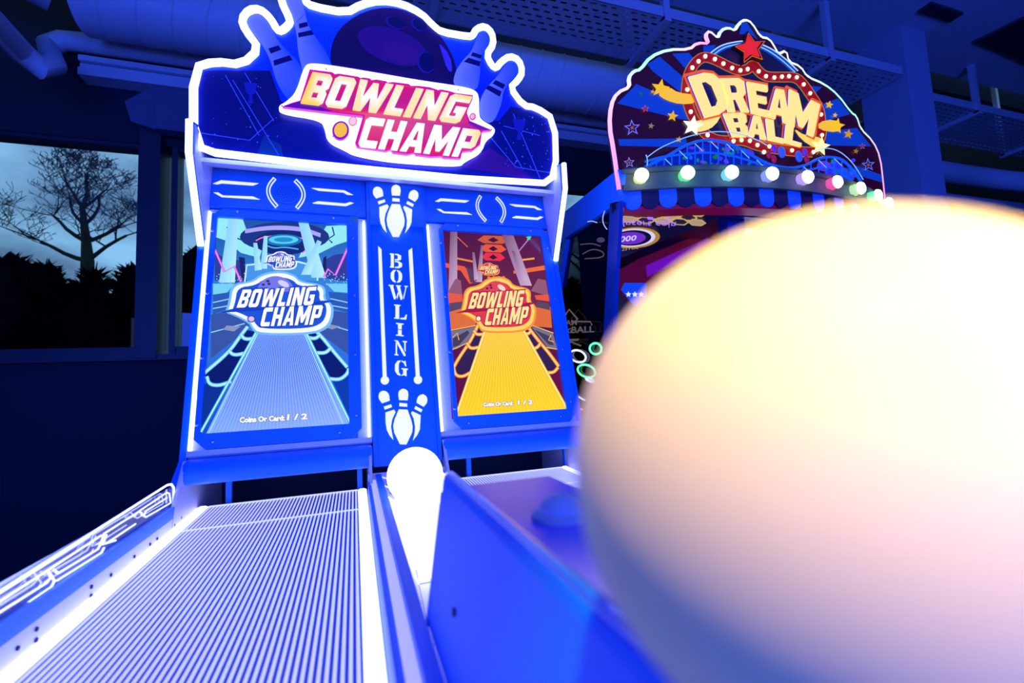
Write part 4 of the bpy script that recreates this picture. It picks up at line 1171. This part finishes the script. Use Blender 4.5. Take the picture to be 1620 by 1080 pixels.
# ================================================================== DREAM BALL MACHINE
dbm = empty('ball_arcade_machine', (1.64, 1.9, FZ), 'ball arcade machine with a carnival marquee, star and row of coloured lamps', 'arcade machine')
k4 = K(940, 20, 3.24)
k8 = K(1000, 60, 4.765)
BO = [(132, 905), (104, 700), (82, 580), (90, 470), (120, 410), (186, 382), (180, 330), (205, 300), (238, 294), (290, 226), (380, 190), (490, 190), (528, 156), (592, 160), (574, 112), (592, 94), (636, 134), (652, 90), (690, 78), (722, 94), (745, 55), (775, 36), (808, 52), (852, 126), (898, 134), (928, 182), (945, 214), (985, 194), (997, 252), (1058, 276), (1092, 330), (1180, 366), (1250, 422), (1318, 514), (1345, 530), (1365, 596), (1430, 660), (1466, 740), (1482, 880), (1490, 960)]
bo = smooth_path(BO, 1)
brd = MB().slab([[PD(p) for p in k4(bo)]], (0, .03, 0)).build('marquee_board', mat('maroon_board', c(60, 6, 40), .5), dbm)
ncols = [((1, .25, .75), 0), ((.75, .65, 1), 5), ((.35, 1, .75), 9), ((1, .3, .7), 13), ((.55, .9, 1), 17), ((.8, 1, .7), 23), ((.85, .75, 1), 28), ((.35, 1, .6), 33), ((1, .25, .6), 39)]
# edge light: one flexible strip, its colour runs along the outline
nb = MB()
path = [PD(p)+Vector((0, .005, 0)) for p in k4(bo)]
nb.tube(path, .0085, 6)
cols = []
N_ = len(path)
for i in range(N_):
    u = i/N_*40
    a = max([q for q in ncols if q[1] <= u], key=lambda q: q[1]); b = min([q for q in ncols if q[1] > u] or [ncols[-1]], key=lambda q: q[1])
    t = (u-a[1])/(b[1]-a[1]) if b[1] != a[1] else 0
    cols += [cl(a[0], b[0], t)]*6
nb.col = cols; nb.em = [1.35]*len(cols)
nb.build('edge_light', M['backlit'], brd, smooth=True)
A = Art(PD, k4, .0002, .0005, .35)
A.poly(BO, c(58, 6, 42))
BLr = c(24, 92, 235)
for q in ([(118, 465), (200, 385), (215, 365), (460, 470), (500, 480), (480, 550), (440, 545)], [(272, 265), (335, 225), (450, 325), (445, 410), (300, 300)], [(400, 210), (485, 205), (510, 235), (470, 290)],
          [(122, 648), (470, 645), (480, 690), (130, 682)], [(560, 170), (625, 165), (605, 205), (560, 200)], [(1095, 375), (1170, 380), (1120, 425)], [(1165, 470), (1250, 440), (1312, 520), (1170, 560)], [(1180, 610), (1345, 590), (1420, 685), (1190, 680)],
          [(1330, 780), (1470, 830), (1478, 870), (1340, 830)], [(755, 50), (780, 45), (840, 140), (800, 110), (745, 110)]):
    A.poly(q, BLr)
A.poly(smooth_path([(500, 300), (560, 215), (680, 160), (790, 150), (900, 190), (1030, 300), (1130, 420), (1170, 560), (1150, 700), (900, 740), (600, 690), (490, 560)], 2, True), c(34, 34, 84))
for w, col in ((24, c(20, 70, 190)), (6, c(150, 220, 255)),):
    A.line(smooth_path([(600, 225), (660, 178), (740, 160), (800, 158), (880, 185), (960, 240), (1030, 305)], 2), w, col, .8)
A.line(smooth_path([(590, 212), (650, 165), (740, 146), (800, 145), (890, 172), (975, 230), (1045, 298)], 2), 6, c(190, 235, 255), .9)
# red bulb band
for q in ([(470, 420), (478, 330), (500, 280), (535, 240), (568, 225), (620, 240), (705, 285), (750, 298), (790, 290), (815, 262), (845, 305), (885, 330), (960, 330), (1035, 330), (1075, 370), (1105, 415), (1150, 480), (1165, 560), (1165, 640), (1120, 715)], [(470, 400), (490, 510), (560, 620), (640, 660), (760, 650), (830, 680), (880, 690), (1010, 710), (1120, 715)]):
    A.line(smooth_path(q, 2), 54, c(240, 170, 40), .5); A.line(smooth_path(q, 2), 46, c(150, 12, 20), .9)
# comets
CY = c(255, 196, 50)
A.poly(smooth_path([(350, 400), (385, 380), (430, 410), (520, 420), (520, 465), (440, 470), (370, 450), (325, 420)], 1, True), CY, .9)
A.poly(smooth_path([(480, 560), (560, 550), (660, 510), (620, 580), (560, 610), (500, 610)], 1, True), c(255, 225, 120), 1.0)
A.poly(smooth_path([(1020, 590), (1080, 630), (1170, 640), (1190, 690), (1140, 700), (1060, 650)], 1, True), c(255, 210, 90), 1.0)
A.poly(smooth_path([(1150, 560), (1230, 545), (1270, 580), (1250, 615), (1150, 600)], 1, True), CY, .9)
for x, y, r, col, e in ((340, 388, 50, c(255, 200, 20), .9), (402, 530, 30, c(255, 190, 30), .8), (505, 580, 55, c(255, 245, 200), 1.6), (1160, 685, 52, c(255, 235, 150), 1.3), (1245, 580, 42, c(255, 205, 20), .9), (1303, 622, 26, c(240, 170, 20), .7),
                        (1205, 472, 22, c(255, 200, 20), .8), (292, 580, 17, c(190, 150, 110), .5), (300, 405, 13, c(255, 190, 30), .6), (240, 415, 11, c(40, 140, 60), .5), (435, 650, 18, c(230, 180, 40), .6), (1235, 525, 14, c(255, 200, 20), .8), (1342, 710, 15, c(200, 150, 60), .5)):
    A.poly(star(x, y, r, .45, -80), col, e)
for x, y, r, col in ((195, 590, 44, c(130, 130, 255)), (262, 492, 20, c(255, 90, 120)), (180, 768, 30, c(150, 140, 230)), (1405, 780, 36, c(110, 130, 255)), (1375, 685, 18, c(170, 110, 160))):
    A.poly(star(x, y, r, .42, -95), col, .8); A.poly(star(x, y, r*.72, .42, -95), c(50, 6, 45), .3); A.poly(star(x, y, r*.3, .45, -95), c(200, 110, 90), .5)
A.build('marquee_print', M['backlit'], brd, recalc=False)
# bulbs
BM_ = mat('marquee_bulb', (1, .8, .5), .3, em=(1.0, .55, .16), es=4.0)
for x, y in ((450, 228), (497, 180), (548, 142), (620, 163), (684, 197), (750, 230), (812, 248), (867, 238), (950, 255), (1005, 292), (1068, 302), (1125, 295), (1178, 292), (1237, 300), (1289, 353), (1338, 420), (412, 393), (438, 560), (565, 735), (760, 780), (820, 773), (883, 778), (940, 810), (1030, 820), (990, 862), (1420, 580), (1427, 735), (1362, 862), (1200, 850)):
    MB().lathe(PD(k8([(x, y)])[0], .002), (0, -1, 0), [(.0085, 0), (.0085, .004), (.006, .008), (.0001, .0095)], 14).build('marquee_bulb', BM_, brd, smooth=True)
# raised letters
LETM = mat('cream_lit_letter', (.3, .2, .06), .4, em=(1.0, .66, .20), es=1.2)
LEDG = mat('orange_letter_edge', c(90, 30, 10), .4, em=c(240, 95, 35), es=.9)
LBLU = mat('blue_letter_shadow', c(40, 30, 190), .4, em=c(60, 40, 220), es=.4)
for ch, q in (('D', [(428, 290), (640, 236), (765, 545), (552, 598)]), ('R', [(662, 303), (850, 300), (885, 556), (728, 552)]), ('E', [(868, 328), (1020, 355), (1040, 596), (903, 562)]), ('A', [(1040, 372), (1195, 400), (1195, 650), (1030, 590)]), ('M', [(1188, 384), (1420, 500), (1370, 742), (1180, 650)]),
              ('B', [(690, 568), (856, 560), (880, 742), (760, 742)]), ('A', [(880, 575), (1010, 598), (1015, 765), (880, 735)]), ('L', [(1012, 605), (1140, 640), (1150, 792), (1030, 765)]), ('L', [(1165, 650), (1290, 695), (1275, 818), (1152, 785)])):
    w, cs = GL[ch]
    cen = bil(q, .5, .5)
    bg = [(cen[0]+(p[0]-cen[0])*1.17-6, cen[1]+(p[1]-cen[1])*1.13-3) for p in q]
    bg2 = [(cen[0]+(p[0]-cen[0])*1.03-13, cen[1]+(p[1]-cen[1])*1.02+2) for p in q]
    eo = MB().slab([[PD(p, .012) for p in k8([bil(bg, x/w, y) for x, y in cs[0]])]], (0, .010, 0)).build('letter_edge', LEDG, brd)
    MB().slab([[PD(p, .015) for p in k8([bil(bg2, x/w, y) for x, y in ct])] for ct in cs[:1]], (0, .004, 0)).build('letter_shadow', LBLU, eo)
    MB().slab([[PD(p, .022) for p in k8([bil(q, x/w, y) for x, y in ct])] for ct in cs], (0, .008, 0)).build('sign_letter', LETM, brd)
    for ct in cs[1:]:
        MB().slab([[PD(p, .0156) for p in k8([bil(q, x/w, y) for x, y in ct])]], (0, .002, 0)).build('letter_counter', mat('counter_slate', c(34, 34, 84), .5), eo)
# red star on top
st = MB().slab([[PD(p, .02) for p in k4(star(803, 183, 92, .48, -100))]], (0, .018, 0)).build('top_star', mat('dark_star_rim', c(50, 14, 40), .4), brd)
MB().slab([[PD(p, .024) for p in k4(star(806, 183, 82, .48, -100))]], (0, .003, 0)).build('star_outline', mat('orange_star', c(240, 120, 20), .4, em=c(240, 110, 20), es=.6), st)
MB().slab([[PD(p, .027) for p in k4(star(806, 182, 72, .48, -100))]], (0, .003, 0)).build('star_face_dark', mat('star_maroon', c(90, 10, 25), .4), st)
MB().slab([[PD(p, .031) for p in k4(star(802, 178, 66, .50, -100))]], (0, .004, 0)).build('star_face', mat('red_star', c(225, 35, 30), .4, em=c(255, 40, 25), es=.75), st)
# coaster: raised cut-out tracks in front of the board
kc = K(980, 200, 3.682)
PC = Plane((0, 1.42, 0), (0, -1, 0))
TRK = mat('blue_coaster_track', c(30, 110, 230), .4, em=c(20, 110, 230), es=.45)
WHT = mat('pale_blue_line', c(150, 220, 255), .4, em=c(150, 215, 255), es=.7)
HILL = smooth_path([(150, 235), (250, 190), (390, 105), (500, 75), (600, 85), (700, 125), (800, 185), (880, 225), (1000, 245), (1090, 225), (1150, 190), (1210, 175), (1290, 185), (1350, 240), (1400, 310), (1420, 350)], 2)
HILL2 = smooth_path([(150, 205), (250, 175), (390, 160), (500, 150), (600, 160), (700, 180), (800, 215), (880, 240), (1000, 255), (1100, 255), (1180, 235), (1260, 245), (1330, 300), (1370, 345)], 2)
co = MB().tube([PC(p) for p in kc(HILL)], .0055, 6).build('coaster_track', TRK, dbm, smooth=True)
MB().tube([PC(p, -.004) for p in kc(HILL2)], .0045, 6).build('track_rail', TRK, co, smooth=True)
for q in ([(160, 180), (240, 120), (400, 55), (560, 25), (700, 40), (800, 75), (860, 110)], [(1120, 150), (1200, 122), (1280, 140), (1360, 210), (1420, 310)], [(155, 165), (165, 200), (160, 230)]):
    MB().tube([PC(p, .004) for p in kc(smooth_path(q, 2))], .0018, 5).build('outline_strip', WHT, co)
rnd = random.Random(11)
for i in range(26):
    x = 170+i*45
    top = min(HILL, key=lambda p: abs(p[0]-x))[1]
    if top > 235: continue
    bot = 262+max(0, x-1000)*.13
    MB().tube([PC(p, -.002) for p in kc([(x, top), (x, bot)])], .0026, 5).build('coaster_strut', TRK, co)
    if i % 2 == 0:
        MB().tube([PC(p, 0) for p in kc([(x, top+6), (x+45, min(bot, top+50))])], .0016, 5).build('coaster_brace', WHT, co)
A = Art(PC, kc, .0002, -.02, .45)
for x, y, a, b, col in ((470, 180, 60, 38, c(30, 120, 110)), (560, 130, 45, 30, c(40, 90, 200)), (640, 170, 55, 34, c(150, 60, 180)), (740, 160, 45, 30, c(120, 50, 170)), (540, 190, 50, 30, c(30, 140, 80)), (230, 215, 50, 26, c(20, 100, 150)), (1250, 250, 60, 45, c(60, 60, 200)), (1310, 290, 60, 50, c(40, 90, 190)), (1190, 230, 40, 30, c(120, 60, 200))):
    A.poly(ell(x, y, a, b), col)
A.poly(smooth_path([(150, 240), (250, 200), (390, 130), (500, 90), (600, 100), (700, 135), (800, 190), (880, 230), (880, 262), (150, 262)], 1, True), c(14, 40, 140))
for i in range(30):
    x, y = rnd.uniform(380, 780), rnd.uniform(120, 225)
    A.poly(ell(x, y, rnd.uniform(8, 20), rnd.uniform(8, 16), n=10), rnd.choice((c(30, 150, 110), c(150, 70, 190), c(40, 110, 220), c(90, 60, 200), c(40, 140, 60))))
for i in range(14):
    x, y = rnd.uniform(1180, 1370), rnd.uniform(195, 300)
    A.poly(ell(x, y, rnd.uniform(7, 15), rnd.uniform(7, 15), n=10), rnd.choice((c(40, 150, 80), c(150, 70, 190), c(40, 110, 220), c(90, 60, 200))))
A.build('fairground_print', M['art'], co, recalc=False)
BALB = mat('blue_balloon', c(60, 110, 235), .3, em=c(70, 120, 240), es=.35)
BALP = mat('purple_balloon', c(140, 70, 190), .3, em=c(150, 60, 180), es=.3)
BALR = mat('red_balloon', c(200, 40, 70), .3, em=c(210, 40, 80), es=.3)
for x, y, r, m in ((900, 130, 24, BALP), (870, 165, 20, BALR), (900, 190, 22, BALR), (1080, 150, 22, BALP), (1090, 190, 22, BALR), (945, 150, 31, BALB), (1045, 175, 31, BALB)):
    q = PC(kc([(x, y)])[0], .012)
    MB().sphere(q, r/3.682/F_PX*1.42*1.15, 16, 10, (1, .5, 1.35)).build('balloon', m, co, smooth=True)
# canopy beam on an arc, scalloped valance, lamps
AC = [(1.004, 1.400), (1.657, 1.270), (2.311, 1.400)]
sag, half = .130, .6535
Rr = (half*half+sag*sag)/(2*sag)
acx, acy = 1.657, 1.270+Rr
def arc(s, r=0.0, z=0.0):
    a = s/Rr
    return Vector((acx+(Rr+r)*math.sin(a), acy-(Rr+r)*math.cos(a), z))
S0 = .735
WOOD = mat('dark_canopy_beam', c(120, 125, 90), .5, bump=.2, bscale=20)
def arcband(r0, r1, z0, z1, m, nm, par):
    b = MB(); n = 36
    for i in range(n+1):
        s = -S0+2*S0*i/n
        b.v += [arc(s, r0, z0), arc(s, r1, z0), arc(s, r1, z1), arc(s, r0, z1)]
    for i in range(n):
        for k in range(4):
            b.f.append((4*i+k, 4*i+(k+1) % 4, 4*i+4+(k+1) % 4, 4*i+4+k))
    b.f += [(0, 1, 2, 3), (4*n, 4*n+1, 4*n+2, 4*n+3)]
    return b.build(nm, m, par)
ZL = .7334
cb = arcband(-.09, -.030, ZL-.040, ZL+.045, WOOD, 'canopy_beam', dbm)
arcband(-.10, -.018, ZL+.020, ZL+.036, WOOD, 'beam_ledge', cb)
arcband(-.09, -.022, ZL-.045, ZL-.022, WOOD, 'beam_ledge', cb)
arcband(-.12, -.045, ZL-.118, ZL-.100, mat('maroon_fascia', c(150, 12, 50), .4, em=c(130, 8, 45), es=.35), 'lower_fascia', cb)
nsc = 22
wS = 2*S0/nsc
scm = [mat('sky_blue_valance', c(60, 140, 235), .5), mat('plum_valance', c(48, 8, 62), .5)]
for i in range(nsc):
    s0 = -S0+i*wS
    f, bk = [], []
    pts = [(0, -.035), (0, -.085)]+[(wS/2-wS/2*math.cos(math.pi*k/8), -.085-.030*math.sin(math.pi*k/8)) for k in range(1, 8)]+[(wS, -.085), (wS, -.035)]
    MB().hexa([arc(s0+a, -.036, ZL+z) for a, z in pts], [arc(s0+a, -.044, ZL+z) for a, z in pts]).build('valance_scallop', scm[i % 2], dbm)
LC = [(.75, 1, .3), (.15, 1, .35), (.25, .8, 1), (.3, .4, 1), (.6, .4, 1), (1, .12, .35), (.6, 1, .4), (.2, 1, .45), (.2, 1, .6)]
LB = [(.95, 1, .8), (.75, 1, .85), (.8, 1, 1), (.85, .9, 1), (.9, .9, 1), (1, .62, .62), (.8, 1, .8), (.75, 1, .85), (.8, 1, .9)]
for i, (lc, lb) in enumerate(zip(LC, LB)):
    s = (i-4)*.1675
    p = arc(s, 0, ZL)
    nrm = (arc(s, 1, ZL)-arc(s, 0, ZL)).normalized()
    ax = (nrm+Vector((.0, 0, -.0))).normalized()
    sk = MB().lathe(p-ax*.045, ax, [(.024, 0), (.025, .026), (.022, .034), (.022, .040)], 20).build('lamp_socket', mat('lamp_socket_tint', tuple(.5*v for v in lc), .4, em=lc, es=.75), dbm, smooth=True)
    MB().lathe(p-ax*.008, ax, [(.018, 0), (.0255, .006), (.0255, .012), (.020, .020), (.010, .024), (.0001, .025)], 24).build('lamp_bulb', mat('lamp_bulb_glow', lb, .3, em=tuple(.25+.75*v for v in lc), es=5.0), sk, smooth=True)
# cabinet below the canopy
XD0, XD1, YB = .935, 2.36, 2.45
PX = Plane((XD0, 0, 0), (-1, 0, 0))
def side_slab(px, th=.03, m=M['blue'], nm='side_beam', off=0.0, par=None):
    return MB().slab([[PX(p, off) for p in px]], (th, 0, 0)).build(nm, m, par or dbm)
sbm = side_slab([(977, 268), (979, 319), (896, 375), (880, 392), (879, 348), (887, 340)], .04)
side_slab([(965, 322), (981, 318), (969, 528), (962, 700), (942, 700), (955, 520)], .016, M['deepblue'], nm='front_post')
side_slab([(897, 375), (904, 372), (926, 560), (938, 700), (922, 700), (910, 560)], .04, nm='diagonal_post', off=-.05)
side_slab([(890, 380), (896, 378), (884, 455), (880, 455)], .02, nm='side_strut')
gl_ = side_slab([(893, 378), (966, 325), (955, 520), (942, 700), (870, 700), (870, 420)], .004, M['sideglass'], 'side_glass', -.02)
MB().box(XD0+.9, YB-.02, FZ, XD1, YB, .62).build('rear_panel', M['deepblue'], dbm)
MB().box(XD0, 1.48, FZ, XD0+.03, YB, -.35).build('side_base', M['deepblue'], dbm)
MB().box(XD1-.03, 1.48, FZ, XD1, YB, .62).build('side_wall', M['deepblue'], dbm)
MB().box(XD0, 1.48, FZ, XD1, 1.55, -.30).build('front_base', M['deepblue'], dbm)
MB().box(XD0+.02, 1.455, .634, XD1-.02, 1.485, .66).build('front_header', M['deepblue'], dbm)
MB().box(XD0+.02, 1.47, .66, XD1-.02, 2.45, .67).build('roof_panel', mat('maroon_roof', c(110, 10, 50), .5), dbm)
# inner playfield board with gold hexagons
PH = Plane((0, 1.475, .632), (0, -.4, -1))
ki = K(860, 290, 2.77)
hexq = [(348, 108), (745, 136), (770, 150), (335, 330), (300, 330), (300, 108)]
ib = MB().slab([[PH(p) for p in ki(hexq)]], -PH.n*.02).build('prize_board', M['black'], dbm)
A = Art(PH, ki, .0003, .0005, .75)
GO = c(205, 175, 90)
A.poly(hexq, c(14, 12, 40))
for j, (y, n) in enumerate(((118, 6), (136, 6), (158, 5))):
    for i in range(n):
        x = 372+i*75-(j % 2)*38
        if x < 350 or x > 720-j*20: continue
        A.poly(ell(x, y+i*3.4, 42, 17, 4, 6), GO); A.poly(ell(x, y+i*3.4, 33, 12, 4, 6), c(40, 30, 50) if (i+j) % 2 else c(190, 160, 110))
put_text(A, 'Insert coin', [(350, 190), (580, 196), (580, 168), (345, 162)], c(190, 130, 240))
put_text(A, '1', [(455, 158), (480, 160), (480, 144), (455, 142)], c(190, 130, 240)); put_text(A, 'S', [(535, 162), (560, 164), (560, 148), (535, 146)], c(190, 130, 240))
A.poly(ell(395, 238, 115, 46, -3), c(190, 140, 50)); A.poly(ell(390, 238, 100, 40, -3), c(235, 225, 210)); A.poly(ell(388, 239, 84, 34, -3), c(20, 14, 40)); A.poly(ell(380, 240, 68, 27, -3), c(120, 50, 170))
put_text(A, '000', [(338, 232), (410, 226), (404, 250), (332, 258)], c(235, 220, 255), bold=.02)
put_text(A, '25YOL', [(345, 282), (420, 274), (416, 286), (342, 296)], GO)
A.build('prize_print', M['art'], ib, recalc=False)
REDM = mat('crimson_inner_wall', c(120, 8, 40), .35, em=c(130, 8, 50), es=.25)
PR = Plane((0, 1.82, 0), (0, -1, 0))
MB().slab([[PR(p) for p in ki([(330, 380), (420, 330), (778, 182), (785, 260), (700, 560), (420, 560), (335, 460)])]], (0, .02, 0)).build('inner_wall', REDM, dbm)
PVI = mat('violet_inner_band', c(150, 20, 150), .3, em=c(160, 20, 160), es=.35)
MB().slab([[PR(p, .004) for p in ki([(450, 360), (770, 215), (772, 240), (640, 320), (455, 410)])]], (0, .004, 0)).build('light_band', PVI, dbm)
pk = MB().slab([[PR(p, .006) for p in ki([(340, 465), (355, 436), (452, 436), (452, 500), (420, 530), (395, 535)])]], (0, .004, 0)).build('ticket_panel', mat('azure_ticket', c(25, 90, 200), .4, em=c(25, 90, 210), es=.4), dbm)
for x in (372, 400, 428):
    MB().slab([[PR(p, .008) for p in ki(star(x, 486, 13, .45))]], (0, .001, 0)).build('ticket_star', M['cut'], pk)
MB().box(1.05, 1.58, -.34, 2.25, 1.62, -.32).build('hidden_fill_bar', mat('violet_fill_glow', (.5, .4, 1), .3, em=(.22, .2, 1.0), es=5.0), dbm)  # hidden glowing bar added to lighten the cabinet interior
MB().box(XD0+.04, YB-.05, FZ, XD0+.9, YB-.03, .60).build('rear_screen', M['deepblue'], dbm)
# right post and lit inner panel
PP = Plane((0, 1.52, 0), (0, -1, 0))
ipa, ipb = PP(ki([(785, 135)])[0]).x, PP(ki([(862, 140)])[0]).x
MB().box(ipa, 1.50, -.30, ipb, 1.55, .66).build('inner_post', M['deepblue'], dbm)
lp = MB().slab([[PP(p, -.12) for p in ki([(872, 148), (1130, 175), (1130, 420), (872, 420)])]], (0, .01, 0)).build('lit_card', mat('lit_card_face', (.9, .85, .9), .4, em=(1, .85, .9), es=.9), dbm)
MB().slab([[PP(p, -.117) for p in ki([(872, 146), (1130, 172), (1130, 182), (872, 154)])]], (0, .004, 0)).build('card_edge', mat('red_card_edge', c(200, 10, 30), .4, em=c(210, 10, 30), es=.5), lp)
for q in ((880, 150), (1120, 174)):
    t_ = PP(ki([q])[0], -.12)
    MB().tube([t_+Vector((0, .005, -.01)), Vector((t_.x, t_.y+.005, .66))], .004, 6).build('card_hanger', M['steel'], lp)
# reflected lettering painted on the left side glass and neon rings inside
A = Art(PX, ki, .0004, .002, .55)
YD = c(120, 105, 90)
A.line([(82, 596), (112, 552), (150, 596)], 8, YD); A.line([(120, 604), (205, 606), (212, 622)], 6, YD)
put_text(A, 'EAM', [(82, 600), (146, 596), (146, 620), (82, 624)], YD, bold=.02)
put_text(A, 'NG', [(88, 636), (122, 634), (122, 656), (88, 658)], YD, bold=.02)
put_text(A, 'BALL', [(122, 628), (222, 624), (222, 652), (122, 656)], YD, bold=.02)
A.poly([(85, 682), (158, 680), (150, 690), (95, 692)], YD); A.line([(85, 710), (120, 694), (165, 712)], 7, YD)
# reflected marks near the roof
A.line([(192, 168), (212, 165), (235, 172)], 4, c(220, 220, 255)); A.line(smooth_path([(268, 120), (258, 150), (262, 180), (278, 202)], 2), 4, c(220, 220, 255))
A.line(smooth_path([(160, 268), (210, 262), (250, 275)], 1), 5, c(95, 80, 70)); A.line(smooth_path([(170, 310), (215, 285), (265, 300), (262, 325), (180, 330)], 2), 5, c(95, 80, 70)); A.poly(ell(250, 248, 18, 12), c(75, 65, 70))
A.build('glass_reflections', M['art'], gl_, recalc=False)
PN = Plane((XD0+.12, 0, 0), (-1, 0, 0))
NG = mat('green_neon_ring', (.2, 1, .5), .3, em=(.12, 1.0, .35), es=1.6)
NW = mat('white_neon_ring', (.8, .8, 1), .3, em=(.7, .75, 1.0), es=1.3)
NR = mat('red_neon_ring', (1, .2, .3), .3, em=(1.0, .12, .25), es=1.6)
for cx, cy, rx, ry, m in ((228, 724, 26, 24, NG), (150, 757, 36, 25, NW), (188, 822, 40, 26, NG), (205, 862, 20, 6, NW)):
    MB().tube([PX(p, -.012) for p in ki(ell(cx, cy, rx, ry, 20, 26))], .0045, 6, True).build('neon_ring', m, dbm, smooth=True)
MB().tube([PX(p, -.012) for p in ki([(130, 922), (180, 950)])], .004, 6).build('neon_ring', NW, dbm)
MB().tube([PX(p, -.012) for p in ki([(140, 978), (172, 992)])], .004, 6).build('neon_ring', NR, dbm)
